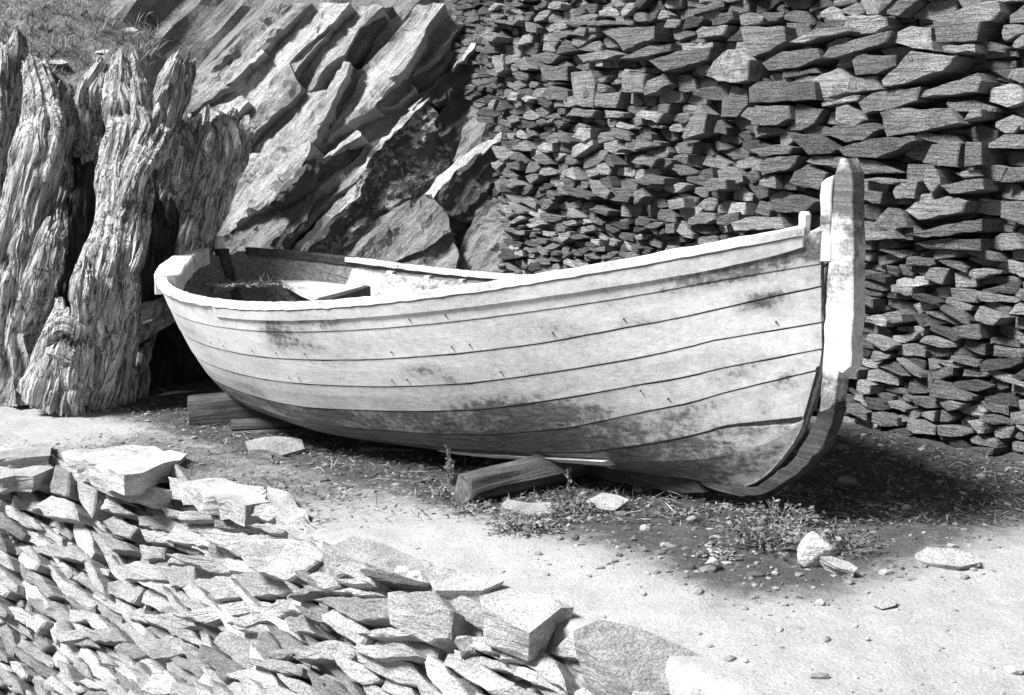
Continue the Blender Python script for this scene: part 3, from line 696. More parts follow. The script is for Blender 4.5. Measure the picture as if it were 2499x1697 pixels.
# ------------------------------------------------------------------ retaining wall in the foreground
BETA = math.radians(58); cb, sb = math.cos(BETA), math.sin(BETA)
FW_O = EDGE[4].copy(); FW_O.z = 0.0
FW_N = (EDGE_N * sb + Vector((0, 0, cb))).normalized()            # face normal
FW_U = (-EDGE_N * cb + Vector((0, 0, sb)))                        # up the face
fore_m = Matrix(((EDGE_T.x, -FW_N.x, FW_U.x, FW_O.x), (EDGE_T.y, -FW_N.y, FW_U.y, FW_O.y), (EDGE_T.z, -FW_N.z, FW_U.z, FW_O.z), (0, 0, 0, 1)))
if fore_m.to_3x3().determinant() < 0: print('WARN left-handed')
fore = empty('retaining_wall', matrix=fore_m)
tag(fore, 'low sunlit rubble retaining wall of pale slabs below the path', 'stone wall')
_finv = fore_m.inverted(); _frot = fore_m.to_3x3().inverted()
_t0 = (EDGE[4] - EDGE[0]).dot(EDGE_T); _o0 = FW_O.dot(EDGE_N)
def fore_shift(x):
    t = _t0 + x; o = edge_off(t); p = EDGE[0] + EDGE_T * t; p = p + EDGE_N * (o - p.dot(EDGE_N)); return EDGE_N * (o - _o0) + Vector((0, 0, terrace(p.x, p.y)))
def fore_xy(px, py, proud=0.0):
    x = 0.0
    for _ in range(8):
        S = fore_shift(x); P = _finv @ (at_plane(px, py, FW_O + S + FW_N * proud, FW_N) - S); x = P.x
    return (P.x, P.z)
Zf5 = lambda pts: [(60 + .38 * x, 1040 + .38 * y) for x, y in pts]
Zf6 = lambda pts: [(600 + .317 * x, 1140 + .317 * y) for x, y in pts]
TF5 = ['300,300 480,400 470,460 430,580 330,470|.55', '150,390 180,250 290,290 300,440 160,430|.4', '60,520 160,450 320,480 360,590 120,580|.6', '730,590 930,570 1020,640 1010,690 740,650|.5', '740,670 990,690 960,760 770,740|.5',
 '480,620 560,580 730,650 680,720 560,700|.45', '1060,570 1130,545 1480,570 1460,600 1100,610|.5', '1040,630 1290,640 1340,770 1180,790 980,740|.6', '1280,640 1500,700 1700,700 1560,760 1400,830|.55', '1500,780 1640,720 1760,740 1820,860 1640,1010 1510,900|.62',
 '1470,510 1560,490 1590,560 1530,610 1470,570|.62', '420,660 640,740 700,790 560,800|.42', '930,900 1120,890 1240,960 1150,1050 990,1030|.5', '1250,960 1500,930 1660,1090 1300,1110|.6', '1100,800 1300,850 1500,930 1250,950|.55', '730,770 900,770 890,850 760,860|.45',
 '120,780 320,760 420,850 180,850|.5', '570,920 700,870 920,900 900,980 640,990|.55', '1100,1170 1350,1130 1500,1190 1200,1250|.6', '1390,1250 1500,1180 1660,1110 1700,1180 1450,1290|.6', '830,1220 960,1190 1060,1280 920,1310|.55', '380,1330 560,1280 640,1370 450,1390|.45', '180,1350 360,1290 420,1340 230,1400|.5',
 '500,430 640,440 700,500 560,490|.4', '500,510 600,505 700,560 560,560|.5', '640,1190 760,1170 780,1260 660,1240|.55', '800,1400 960,1330 1000,1470 850,1500|.55', '0,180 60,190 180,240 150,300 30,280|.45', '20,300 140,270 150,380 60,400|.5']
TF6 = ['1110,960 1440,960 1590,1120 1550,1330 1380,1350 1100,1200|.55', '510,830 560,800 660,840 690,920 600,950|.6', '700,860 900,850 1020,880 990,900 750,900|.6', '700,960 800,930 1010,980 900,990|.6', '930,790 1180,830 1390,890 1330,915 1130,890 960,840|.16', '560,1010 700,990 1080,1020 1080,1180 850,1190 640,1050|.4',
 '440,1060 560,1090 700,1240 640,1230 480,1150|.3', '360,1000 470,910 540,950 450,990|.5', '330,1160 430,1130 480,1290 340,1260|.5', '830,1250 1100,1220 1350,1310 1200,1320 1000,1300|.55', '430,1390 620,1330 830,1380 750,1480 440,1480|.55', '850,1390 1180,1350 1300,1450 1000,1480|.6', '180,1420 340,1380 370,1450 220,1480|.4',
 '1950,1310 2130,1370 2150,1480 1950,1490|.6', '1590,1330 1720,1290 1760,1420 1650,1470|.35', '80,420 180,420 330,500 200,520|.55']
rf = random.Random(23); tr2 = []
for src, fn in ((TF5, Zf5), (TF6, Zf6)):
    for s in src:
        pts, tone, li = parse(s); pr = rf.uniform(0.03, 0.07); tr2.append(([fore_xy(x, y, pr) for x, y in fn(pts)], pr, tone * .8, 0.0))
def fore_tone(c, r): return r.choice((.26, .36, .44, .5, .56)) * r.uniform(.88, 1.1), r.choice((0, 0, .15))
u0 = fore_xy(-250, 1500)[0]; u1 = fore_xy(1900, 1690)[0]
pts = fill_points(u0 - .5, u1 + .6, -1.9, 0.3, 0.21, 0.042, rf, lambda x, z: .85 if z < -.75 else 1.0)
fc = blunt(voronoi(pts, 0.21, 0.042), rf, .42, .6)
fc2 = []
for p in tilt_cells(fc, rf, 0.16, -0.14):
    if p is None: continue
    if centroid(p)[1] > -0.02: continue
    fc2.append(p)
build_stone_wall(fore, fore_m, tr2, fc2, M['fore'], fore_tone, rf, 0, 'stone', 'small_stones', 290, prouds=(-0.03, 0.04), gap=0.002, depthv=0.13, shift=lambda x: _frot @ fore_shift(x), rg=(.034, .0045, .26, .007, .009))
fil = [stone_geom(shrink(p, .002), .1, rf.uniform(-.08, -.05), rf, .04, .005, .4, .006, .010) + (rf.choice((.35, .45, .55)),) for p in tilt_cells(voronoi(fill_points(u0 - .5, u1 + .6, -1.9, -.03, .10, .034, rf), .10, .034), rf, .3, -.1) if p and poly_area(p) > 2e-4]
V, F, T, Lc = join_geoms([([tuple(Vector((x + c[0], y, z + c[1])) + _frot @ fore_shift(c[0])) for x, y, z in v], f, t, 0.0) for v, f, c, t in fil])
tag(mesh_obj('packing_stones', V, F, M['fore'], fore, attrs={'tone': T, 'lichen': Lc}), kind='stuff')
# coping slabs along the edge (thick slabs with level tops bedded in the path)
def coping(poly_px, ztop, thick, tone, tiltx=0.0, tilty=0.0, lich=0.0, name='coping_slab', parent=fore, maxe=.06, amp=.012, mat=None):
    nrm = Vector((tiltx, tilty, 1)).normalized(); c = centroid(poly_px); g = at_ground(*c)
    P0 = at_z(c[0], c[1], g.z + ztop)
    return rock_slab(name, poly_px, nrm, 0, thick, tone, lich, parent, rf, maxe=maxe, amp=amp, mat=mat or M['fore'], P0=P0, N0=Vector((0, 0, 1)), strata=10)
coping([(140, 1092), (190, 1083), (326, 1086), (458, 1108), (420, 1126), (345, 1150), (300, 1160), (223, 1135), (160, 1118)], .04, .10, .60, -.05, .10)
coping([(410, 1165), (520, 1168), (640, 1190), (655, 1225), (600, 1235), (500, 1200)], .02, .09, .6, 0, .12)
coping([(215, 1142), (300, 1165), (420, 1195), (380, 1200), (270, 1180), (220, 1160)], -.02, .08, .6, 0, -.1)
coping([(648, 1190), (700, 1200), (755, 1270), (805, 1335), (800, 1362), (727, 1310), (668, 1250)], .0, .10, .45, -.25, -.2)
coping([(803, 1335), (863, 1306), (940, 1325), (1050, 1372), (1040, 1405), (895, 1376), (822, 1352)], .02, .10, .34, -.2, -.30)
coping([(1030, 1378), (1100, 1385), (1190, 1402), (1232, 1418), (1180, 1447), (1065, 1441), (1042, 1410)], .02, .10, .5, 0, -.16)
coping([(1170, 1452), (1235, 1432), (1340, 1455), (1405, 1478), (1365, 1485), (1290, 1540), (1180, 1490)], .03, .11, .56, .05, -.08)
coping([(1400, 1545), (1463, 1510), (1554, 1533), (1668, 1584), (1790, 1640), (1720, 1690), (1560, 1700), (1470, 1625), (1420, 1580)], .0, .14, .36, .02, -.75, .3)
coping([(-40, 1085), (60, 1075), (135, 1090), (120, 1112), (20, 1120), (-40, 1118)], .0, .06, .35, -.1, .0)
coping([(-60, 1120), (60, 1112), (130, 1140), (80, 1165), (-40, 1170)], -.05, .08, .5, -.1, -.15)

# ------------------------------------------------------------------ the boat
boat = empty('wooden_boat', matrix=Matrix(((B_A.x, -B_N.x, 0, B_ST.x), (B_A.y, -B_N.y, 0, B_ST.y), (0, 0, 1, 0), (0, 0, 0, 1))))
tag(boat, 'old white wooden rowing boat with worn paint lying on the path', 'boat')
US = np.unique(np.r_[np.linspace(0.004, .06, 14), np.linspace(.06, .94, 110), np.linspace(.94, .9935, 16)])
STAINS = [(.47, .86, .022, .10, .75), (.52, .92, .015, .08, .7), (.505, .75, .03, .05, .6), (.66, .585, .018, .035, .95), (.685, .55, .015, .02, .8), (.955, .915, .05, .05, .85), (.985, .92, .03, .05, .9), (.91, .925, .02, .04, .6), (.92, .87, .02, .02, .6),
 (.86, .765, .02, .018, .75), (.96, .745, .012, .03, .8), (.985, .73, .012, .02, .7), (.855, .85, .012, .02, .7), (.83, .93, .03, .05, .5), (.975, .66, .02, .03, .45), (.5, .55, .02, .03, .5), (.75, .36, .06, .05, .9), (.83, .27, .05, .07, .75), (.88, .33, .03, .05, .6), (.72, .48, .03, .02, .5), (.995, .8, .008, .3, .6), (.40, .62, .03, .05, .55), (.56, .95, .02, .03, .6), (.62, .42, .05, .04, .55), (.33, .40, .05, .05, .6), (.25, .75, .04, .08, .5), (.78, .60, .02, .03, .55), (.90, .57, .03, .03, .55), (.94, .48, .02, .04, .55), (.965, .33, .015, .03, .7), (.80, .80, .03, .02, .5), (.73, .90, .05, .03, .5)]
def stain_shade(u, s, k):
    v = 0.33 + 0.36 * fbm(Vector((u * 6, s * 4, k * .25)), 3)
    for a, b, ru, rs, q in STAINS:
        d = ((u - a) / ru / 1.5) ** 2 + ((s - b) / rs / 1.3) ** 2
        if d < 6: v = max(v, q * 1.2 * math.exp(-d * 0.55))
    if s < seam(4, u): v = max(v, 0.84 + .3 * fbm(Vector((u * 12, s * 9, 3)), 2) if u < .76 else np.interp(u, [.76, .84, 1], [.84, .50, .25]))
    if s < seam(5, u): v = max(v, np.interp(u, [.76, .84, 1], [1.05, .72, .34]))
    if s < seam(6, u): v = max(v, np.interp(u, [.8, .87, 1], [1.1, .78, .66]))
    return float(v)
def plank(k, side):
    """strake between seam k (top) and k+1 (bottom)"""
    V = []; F = []; A = []; nv = 6; r = random.Random(k * 7 + side); T = 0.018; lift = 0.0
    gap = 0.0; gd0 = 0.011 if k not in (5,) else .014; gw = {1: .0012, 2: .0034, 3: .0036, 4: .004, 5: .0028, 6: .006}
    for u in US:
        zk, zs = keel(u), sheer(u); hgt = max(zs - zk, 1e-3)
        st_, sb_ = seam(k, u), seam(k + 1, u)
        wob = 0.0012 * fbm(Vector((u * 60, k * 5.3, side)), 3)
        g = gap / hgt; gd = gd0 * sstep(.01, .16, u)
        openu = 1.6 * sstep(.90, .99, u) if k == 6 else 0
        a, b = st_ - g * (1 + openu) + (wob if k else 0), sb_ + g + 0.0012 * fbm(Vector((u * 60, (k + 1) * 5.3, side)), 3)
        if a < b: a = b + 1e-4
        wd = max((a - b) * hgt, .004); w1 = min(.3, gw.get(k, .002) * max(.15, 1 + 1.1 * fbm(Vector((u * 22, k, 4)), 3) + 2.2 * openu) / wd); w2 = min(.3, .001 / wd)
        lap = .0018 * sstep(.02, .2, u) * (0 if k == 6 else 1)
        prof = [(0.0, -gd if k else 0), (w1 * .8 if k else .02, -gd * .8 if k else 0), (w1 + .012, -.001 if k else 0), (.45, 0), (1 - w2 - .01, lap), (1.0, lap * .8)]
        for t, o in prof:
            s = a + (b - a) * t; V.append(hull(u, s, side, o + lift)); A.append(1.25 if k and t < w1 else stain_shade(u, s, k) if side > 0 else 0.34 + 0.12 * fbm(Vector((u * 9, s * 4, 0)), 3))
        for t, o in reversed(prof):
            s = a + (b - a) * t; P = hull(u, s, side, o + lift); P.y += side * min(T, max(0.0, breadth(u) * 0.8)); V.append(P); A.append(1.05)  # inner faces: dark bare wood with the inside shade put into its colour
    m = 2 * nv
    for i in range(len(US) - 1):
        for j in range(m):
            j2 = (j + 1) % m; q = (i * m + j, (i + 1) * m + j, (i + 1) * m + j2, i * m + j2); F.append(q if side > 0 else tuple(reversed(q)))
    F.append(tuple(range(m)) if side > 0 else tuple(reversed(range(m)))); e = (len(US) - 1) * m
    F.append(tuple(reversed(range(e, e + m))) if side > 0 else tuple(range(e, e + m)))
    return mesh_obj('plank', V, F, M['paint'], boat, attrs={'stain_shade': A}, smooth=False)
NEAR = []
for side in (1, -1):
    for k in range(7):
        o = plank(k, side)
        if side > 0: NEAR.append(o)
def strip(name, us, fn, mat, stainv=0.3, rnd_amp=0.0):
    """closed bar: fn(u) -> list of section points"""
    V = []; F = []; m = None
    for u in us:
        sec = fn(u); m = len(sec)
        for p in sec: V.append(p + Vector((0, rnd_amp * noise.noise(Vector((u * 80, p.z * 9, 1))), rnd_amp * noise.noise(Vector((u * 80, p.y * 9, 5))))))
    for i in range(len(us) - 1):
        for j in range(m): F.append((i * m + j, i * m + (j + 1) % m, (i + 1) * m + (j + 1) % m, (i + 1) * m + j))
    F.append(tuple(reversed(range(m)))); e = (len(us) - 1) * m; F.append(tuple(range(e, e + m)))
    o = mesh_obj(name, V, F, mat, boat, attrs={'stain_shade': stainv if np.isscalar(stainv) else [stainv(v) for v in V]})
    bm = bmesh.new(); bm.from_mesh(o.data); bmesh.ops.recalc_face_normals(bm, faces=bm.faces[:]); bm.to_mesh(o.data); bm.free()
    return o
def inward(u):
    """plan normal pointing into the boat on the camera side"""
    d = hull(min(u + .004, 1), 1) - hull(max(u - .004, 0), 1); d.z = 0; d.normalize(); return Vector((-d.y, d.x, 0)) if Vector((-d.y, d.x, 0)).y > 0 or u < .02 else Vector((d.y, -d.x, 0))
def rail_sec(side, wi, wo, h0, h1, drop=0.0):
    def f(u):
        p = hull(u, 1, 1); n = inward(u); w_i = wi(u) if callable(wi) else wi
        q = [p - n * wo + Vector((0, 0, h0)), p - n * wo + Vector((0, 0, h1 - .006)), p - n * (wo - .008) + Vector((0, 0, h1)), p + n * (w_i - .008) + Vector((0, 0, h1 + drop)), p + n * w_i + Vector((0, 0, h1 - .008 + drop)), p + n * w_i + Vector((0, 0, h0 + drop))]
        if side < 0: q = [Vector((v.x, -v.y, v.z)) for v in q]
        return q
    return f
UR = np.linspace(.145, .985, 110)
strip('gunwale', UR, rail_sec(1, .045, .011, -.004, .026), M['paint'], lambda v: .34 + .5 * noise.noise(Vector((v.x * 5, v.z * 9, 0))), .005)
strip('gunwale', np.linspace(.10, .985, 110), rail_sec(-1, .045, .016, -.004, .022), M['paint'], lambda v: .52 + .3 * noise.noise(Vector((v.x * 6, 2, 0))), .005)
strip('stern_rim', np.linspace(.0065, .150, 40), rail_sec(1, lambda u: float(np.interp(u, [0, .02, .06, .13, .15], [.03, .07, .12, .12, .08])), .018, -.055, .034), M['paint'], lambda v: .36 + .5 * noise.noise(Vector((v.x * 9, v.y * 9, 0))), .009)
strip('stern_rim', np.linspace(.0065, .11, 30), rail_sec(-1, .035, .02, -.02, .022), M['darkwood'], .9, .006)
def rub_sec(side, s0, s1, o):
    def f(u):
        P = [hull(u, s1, side, 0.001), hull(u, s1, side, o), hull(u, s0, side, o), hull(u, s0, side, .001)]; return P
    return f
strip('rub_rail', np.linspace(.36, .985, 90), rub_sec(1, .925, .985, .009), M['paint'], lambda v: .30 + .45 * sstep(3.4, 3.9, v.x) * 0.3 + .3 * noise.noise(Vector((v.x * 4, 3, v.z * 20))), .002)
strip('inner_stringer', np.linspace(.12, .80, 80), lambda u: [hull(u, .60, -1, -.075) , hull(u, .60, -1, -.045), hull(u, .95, -1, -.040), hull(u, .95, -1, -.065)], M['paint'], lambda v: .72 + .3 * noise.noise(Vector((v.x * 3, 5, v.z * 6))), .004)
strip('thwart_riser', np.linspace(.10, .80, 60), lambda u: [hull(u, .50, -1, -.07), hull(u, .50, -1, -.04), hull(u, .555, -1, -.04), hull(u, .555, -1, -.07)], M['paint'], .3, .004)
strip('thwart_riser', np.linspace(.10, .80, 60), lambda u: [hull(u, .50, 1, -.06), hull(u, .50, 1, -.03), hull(u, .555, 1, -.03), hull(u, .555, 1, -.06)], M['paint'], .3, .004)
strip('bilge_strip', np.linspace(.60, .80, 40), lambda u: [hull(u, .045 + (u - .6) * .12, 1, .0), hull(u, .045 + (u - .6) * .12, 1, .03), hull(u, .07 + (u - .6) * .14, 1, .035), hull(u, .07 + (u - .6) * .14, 1, .0)], M['paint'], .1, .002)
# ribs
for u in np.linspace(.17, .9, 13):
    for side in (1, -1):
        w = .018 / B_L; V = []; F = []; ss = np.linspace(0.02, .97, 14)
        for s in ss:
            for du, o in ((-w, -.02), (w, -.02), (w, -.048), (-w, -.048)):
                p = hull(u + du, s, side, o); p.y = -side * max(-side * p.y, 0.002); V.append(p)
        for i in range(len(ss) - 1):
            for j in range(4): F.append((i * 4 + j, i * 4 + (j + 1) % 4, (i + 1) * 4 + (j + 1) % 4, (i + 1) * 4 + j))
        F += [(0, 1, 2, 3), (52, 53, 54, 55)]
        mesh_obj('rib', V, F, M['paint'], boat, attrs={'stain_shade': .6})
# centreline timbers cut from plan outlines in the centre plane
def centre_timber(name, pts, half, mat, stainv, rough=.004):
    r = random.Random(len(pts)); out = []
    for i, p in enumerate(pts):
        q = pts[(i + 1) % len(pts)]; k = max(1, int(math.hypot(q[0] - p[0], q[1] - p[1]) / .03))
        for j in range(k): t = j / k; jj = rough if j else 0; out.append((p[0] + (q[0] - p[0]) * t + r.uniform(-jj, jj), p[1] + (q[1] - p[1]) * t + r.uniform(-jj, jj)))
    bm = bmesh.new(); fr = [bm.verts.new((x, -half, z)) for x, z in out]; f = bm.faces.new(fr)
    e = bmesh.ops.extrude_face_region(bm, geom=[f]); bmesh.ops.translate(bm, verts=[g for g in e['geom'] if isinstance(g, bmesh.types.BMVert)], vec=(0, 2 * half, 0))
    bmesh.ops.recalc_face_normals(bm, faces=bm.faces[:])
    bmesh.ops.bevel(bm, geom=[e for e in bm.edges if abs(e.calc_face_angle(0)) > 1.2], offset=.003, segments=1, affect='EDGES', clamp_overlap=True)
    bmesh.ops.triangulate(bm, faces=[f for f in bm.faces if len(f.verts) > 4])
    me = bpy.data.meshes.new(name); bm.to_mesh(me); bm.free(); me.materials.append(mat)
    at = me.attributes.new('stain_shade', 'FLOAT', 'POINT'); at.data.foreach_set('value', [stainv(v.co) for v in me.vertices])
    o = bpy.data.objects.new(name, me); COL.objects.link(o); o.parent = boat; return o
cp = lambda *q: [centre_plane(x, y, .045) for x, y in q]
centre_timber('stem_post', cp((2044, 388), (2058, 387), (2072, 421), (2076, 565), (2076, 750), (2070, 897), (2050, 914), (2040, 908), (2030, 985), (2020, 1000), (1992, 1010), (2000, 900), (2010, 700), (2020, 570), (2029, 430)), .032, M['paint'],
  lambda c: .52 + .3 * fbm(c * 9, 3) + .4 * math.exp(-((c.z - 1.28) / .06) ** 2) + .45 * math.exp(-(((c.z - 1.0) / .05) ** 2 + ((c.x - 4.18) / .03) ** 2)) + (.4 if c.z < .70 else 0) + .25 * (c.x > 4.25 and c.z > 1.0), .003)
centre_timber('apron', cp((1999, 446), (2012, 436), (2030, 428), (2024, 520), (2022, 640), (1995, 640), (1997, 510)), .036, M['paint'], lambda c: .42 + .4 * math.exp(-((c.z - 1.19) / .03) ** 2), .005)
centre_timber('forefoot', cp((1990, 1006), (2032, 986), (2022, 1040), (2002, 1092), (1938, 1162), (1860, 1208), (1800, 1216), (1740, 1200), (1700, 1182), (1702, 1170), (1760, 1188), (1838, 1192), (1922, 1130), (1966, 1062)), .030, M['darkwood'], lambda c: .9, .004)
centre_timber('keel', [(.60, .02), (1.9, .075), (3.66, .225), (3.70, .19), (3.6, .165), (1.9, .0), (.58, -.06)], .035, M['darkwood'], lambda c: .9, .003)
centre_timber('sternpost', [(-.05, .80), (.02, .80), (.10, .62), (.32, .30), (.56, .06), (.62, .0), (.60, -.06), (.50, -.05), (.26, .25), (.03, .58)], .03, M['darkwood'], lambda c: .5, .004)
def board(name, pts, z, th, mat, stainv=.25, drop=0.0):
    """plank inside the boat from its outline seen at height z (world) turned into boat frame"""
    inv = boat.matrix_world.inverted(); W = [inv @ at_z(px, py, z) for px, py in pts]
    bm = bmesh.new(); f = bm.faces.new([bm.verts.new(p) for p in W]); f.normal_update()
    if f.normal.z < 0: f.normal_flip()
    e = bmesh.ops.extrude_face_region(bm, geom=[f]); bmesh.ops.translate(bm, verts=[g for g in e['geom'] if isinstance(g, bmesh.types.BMVert)], vec=(0, 0, -th))
    bmesh.ops.recalc_face_normals(bm, faces=bm.faces[:])
    bmesh.ops.bevel(bm, geom=bm.edges[:], offset=.004, segments=1, affect='EDGES')
    me = bpy.data.meshes.new(name); bm.to_mesh(me); bm.free(); me.materials.append(mat)
    at = me.attributes.new('stain_shade', 'FLOAT', 'POINT'); at.data.foreach_set('value', [stainv] * len(me.vertices))
    o = bpy.data.objects.new(name, me); COL.objects.link(o); o.parent = boat; return o
boat_mw = boat.matrix_world
bpy.context.view_layer.update()
board('side_bench', [(678, 680), (694, 678), (888, 699), (800, 722), (775, 728), (735, 712)], .615, .03, M['paint'], .62)
board('thwart', [(690, 757), (722, 745), (800, 722), (893, 696), (905, 699), (815, 727), (735, 752), (705, 760)], .655, .14, M['darkwood'], .5)
board('stern_bench', [(500, 676), (560, 658), (680, 668), (700, 684), (600, 694), (520, 704)], .60, .03, M['timber'], .8)
board('floor_board', [(520, 745), (700, 735), (900, 715), (1100, 700), (1150, 715), (800, 770), (600, 780)], .10, .03, M['darkwood'], .8)
V = [Vector((4.07, -.10, 1.13)), ]
def pin(name, x, y, z0, z1, r, mat, st):
    V = []; F = []
    for z, k in ((z0, 1), (z0 + (z1 - z0) * .5, .92), (z1 - .01, 1.0), (z1, .7)):
        for j in range(8): th = j * math.pi / 4; V.append((x + r * k * math.cos(th), y + r * k * math.sin(th), z))
    for i in range(3):
        for j in range(8): F.append((i * 8 + j, i * 8 + (j + 1) % 8, (i + 1) * 8 + (j + 1) % 8, (i + 1) * 8 + j))
    F += [tuple(range(24, 32)), tuple(reversed(range(8)))]
    mesh_obj(name, V, F, mat, boat, attrs={'stain_shade': st})
s_, z_ = centre_plane(1981, 560); pin('bow_pin', s_ + .01, -.05, z_ - .06, z_ + .06, .02, M['paint'], .15)
pin('sternpost_head', -.03, .0, .70, .865, .032, M['paint'], .35)
# iron nails along the strakes
rn = random.Random(3)
for k, us in [(2, (.41, .455, .505, .63, .70, .80)), (3, (.635, .74)), (4, (.44, .50, .565, .66)), (5, (.58, .69))] + [(k, [rn.uniform(.3, .97) for _ in range(4)]) for k in (1, 2, 3, 4, 5, 6)]:
    for u in us:
        s = seam(k, u) + (.035 if k != 4 else -.03); p = hull(u, s, 1, .004); r = .005
        V = [p + Vector((r * math.cos(j * math.pi / 3), -.001, r * math.sin(j * math.pi / 3))) for j in range(6)] + [p + Vector((0, -.0015, 0))]
        mesh_obj('nail', V, [(j, (j + 1) % 6, 6) for j in range(6)], M['twig'], NEAR[[i for i in range(7) if seam(i, u) >= s >= seam(i + 1, u)][0]], attrs={'tone': .03})

# ------------------------------------------------------------------ timbers and stones about the boat
def timber(name, a, b, w, h, mat, label, cat, rough=.006, taper=1.0, seg=14, sides=None, group=None):
    """squared baulk from a to b (world points at the underside centre line)"""
    a, b = Vector(a), Vector(b); d = b - a; L = d.length; d.normalize(); u = d.cross(Vector((0, 0, 1))).normalized(); w_ = u.cross(d)
    sec = sides or [(-.5, 0), (.5, 0), (.5, .5), (.46, .93), (.40, 1), (0, 1.02), (-.40, 1), (-.46, .93), (-.5, .5)]
    V = []; F = []; m = len(sec); sd = rnd(0, 50)
    for i in range(seg + 1):
        t = i / seg; k = 1 + (taper - 1) * t
        for j, (x, z) in enumerate(sec):
            n1 = noise.noise(Vector((t * L * 3, j * 1.7, sd))); V.append(Vector((L * t + (rough * 2 * noise.noise(Vector((j, sd, 2))) if i in (0, seg) else 0), (x * w * k + rough * n1), z * h * k + rough * noise.noise(Vector((t * L * 4, j * 2.3, sd + 9))))))
    for i in range(seg):
        for j in range(m): F.append((i * m + j, i * m + (j + 1) % m, (i + 1) * m + (j + 1) % m, (i + 1) * m + j))
    F.append(tuple(reversed(range(m)))); F.append(tuple(range(seg * m, seg * m + m)))
    o = mesh_obj(name, V, F, mat); o.matrix_world = Matrix(((d.x, -u.x, w_.x, a.x), (d.y, -u.y, w_.y, a.y), (d.z, -u.z, w_.z, a.z), (0, 0, 0, 1)))
    bm = bmesh.new(); bm.from_mesh(o.data); bmesh.ops.recalc_face_normals(bm, faces=bm.faces[:]); bm.to_mesh(o.data); bm.free()
    return tag(o, label, cat, group)
M['block'] = wood_material('block_timber', (2.5, 45, 45), .035, .17, strength=1.0)
g1 = at_ground(463, 1032); g2 = g1 + Vector((.55, .12, 0.0))
timber('timber_block', g1 + Vector((0, 0, -.02)), g2, .17, .15, M['block'], 'squared weathered timber block on the ground under the stern', 'timber', .008)
g1 = at_ground(548, 1062); timber('board', g1 + Vector((0, 0, -.01)), g1 + Vector((.75, .05, .0)), .12, .035, M['block'], 'lower of two stacked grey boards under the stern', 'board', .004)
timber('board', g1 + Vector((.03, .02, .035)), g1 + Vector((.72, .12, .045)), .10, .03, M['block'], 'upper of two stacked grey boards under the stern', 'board', .004)
g1 = at_ground(1130, 1232); g2 = at_ground(1420, 1165)
rsec = [(.5 * math.cos(t) * (1 + .08 * math.sin(3 * t)), .5 + .5 * math.sin(t) * (1 + .06 * math.sin(4 * t + 1))) for t in np.linspace(0, 2 * math.pi, 14, endpoint=False)]
timber('log', g1 + Vector((0, .02, -.01)), g2 + Vector((.10, .05, .02)), .13, .115, M['block'], 'thick grey log end lying in front of the boat keel', 'log', .016, 1.05, 18, rsec)
g1 = at_ground(885, 1105); timber('board', g1 + Vector((0, 0, .0)), g1 + Vector((.42, -.12, .01)), .07, .03, M['block'], 'thin dark board in the shadow under the hull', 'board', .005)

def loose_rock(poly_px, ztop, thick, tone, label, tiltx=0.0, tilty=0.0, group=None, name='rock', mat=None):
    o = coping(poly_px, ztop, thick, tone, tiltx, tilty, 0.0, name, None, .05, .010, mat); return tag(o, label, 'rock', group)
def boulder(px, py, w, h, tone, label, seed, name='rock'):
    g = at_ground(px, py); r = random.Random(seed); bm = bmesh.new()
    for i in range(22):
        v = Vector((r.gauss(0, 1), r.gauss(0, 1), r.gauss(0, 1))).normalized(); k = r.uniform(.8, 1.08); bm.verts.new((v.x * w / 2 * k, v.y * w * .4 * k, v.z * h * .62 * k))
    rs = bmesh.ops.convex_hull(bm, input=bm.verts[:]); bmesh.ops.delete(bm, geom=[v for v in bm.verts if not v.link_faces], context='VERTS')
    bmesh.ops.bevel(bm, geom=bm.edges[:], offset=w * .022, segments=1, affect='EDGES'); bmesh.ops.subdivide_edges(bm, edges=bm.edges[:], cuts=1, use_grid_fill=True)
    for v in bm.verts: v.co += v.co.normalized() * (fbm(v.co * 22 + Vector((seed, 0, 0)), 3) * w * .035)
    bmesh.ops.triangulate(bm, faces=bm.faces[:]); me = bpy.data.meshes.new(name); bm.to_mesh(me); bm.free(); me.materials.append(M['fore'])
    for k, val in (('tone', tone), ('lichen', 0.0)): me.attributes.new(k, 'FLOAT', 'POINT').data.foreach_set('value', np.full(len(me.vertices), val, np.float32))
    o = bpy.data.objects.new(name, me); COL.objects.link(o); o.location = (g.x, g.y, ground_z(g.x, g.y) + h * .36); return tag(o, label, 'rock')
loose_rock([(598, 1078), (640, 1068), (735, 1072), (742, 1095), (690, 1108), (605, 1096)], .05, .10, .36, 'pale flat stone under the boards at the stern', 0, -.2)
loose_rock([(1222, 1228), (1240, 1218), (1345, 1228), (1352, 1250), (1325, 1262), (1240, 1245)], .04, .10, .38, 'flat grey stone just right of the log end', .0, -.1)
loose_rock([(1432, 1222), (1472, 1202), (1505, 1210), (1537, 1222), (1500, 1246), (1462, 1243)], .045, .06, .40, 'pointed pale stone in front of the boat shadow', -.1, -.12)
boulder(1988, 1378, .145, .105, .55, 'angular white rock in the low weeds right of the bow', 3)
loose_rock([(1998, 1362), (2030, 1358), (2070, 1372), (2095, 1388), (2085, 1396), (2040, 1386)], .03, .04, .42, 'thin pale slab leaning on the angular white rock', -.1, -.3)
loose_rock([(2235, 1350), (2262, 1338), (2330, 1342), (2385, 1358), (2390, 1372), (2340, 1382), (2250, 1366)], .03, .06, .42, 'long pale flat rock half sunk near the right edge', 0, -.2)
boulder(1738, 1390, .055, .036, .6, 'small white pebble alone on the pale path', 5, 'pebble')
loose_rock([(1400, 1368), (1420, 1358), (1440, 1362), (1442, 1372), (1410, 1374)], .012, .05, .42, 'flat stone sunk in the middle of the path', 0, -.1)
loose_rock([(2125, 1472), (2150, 1462), (2185, 1464), (2190, 1476), (2150, 1482)], .012, .05, .42, 'flat stone sunk in the path at lower right', 0, -.1)
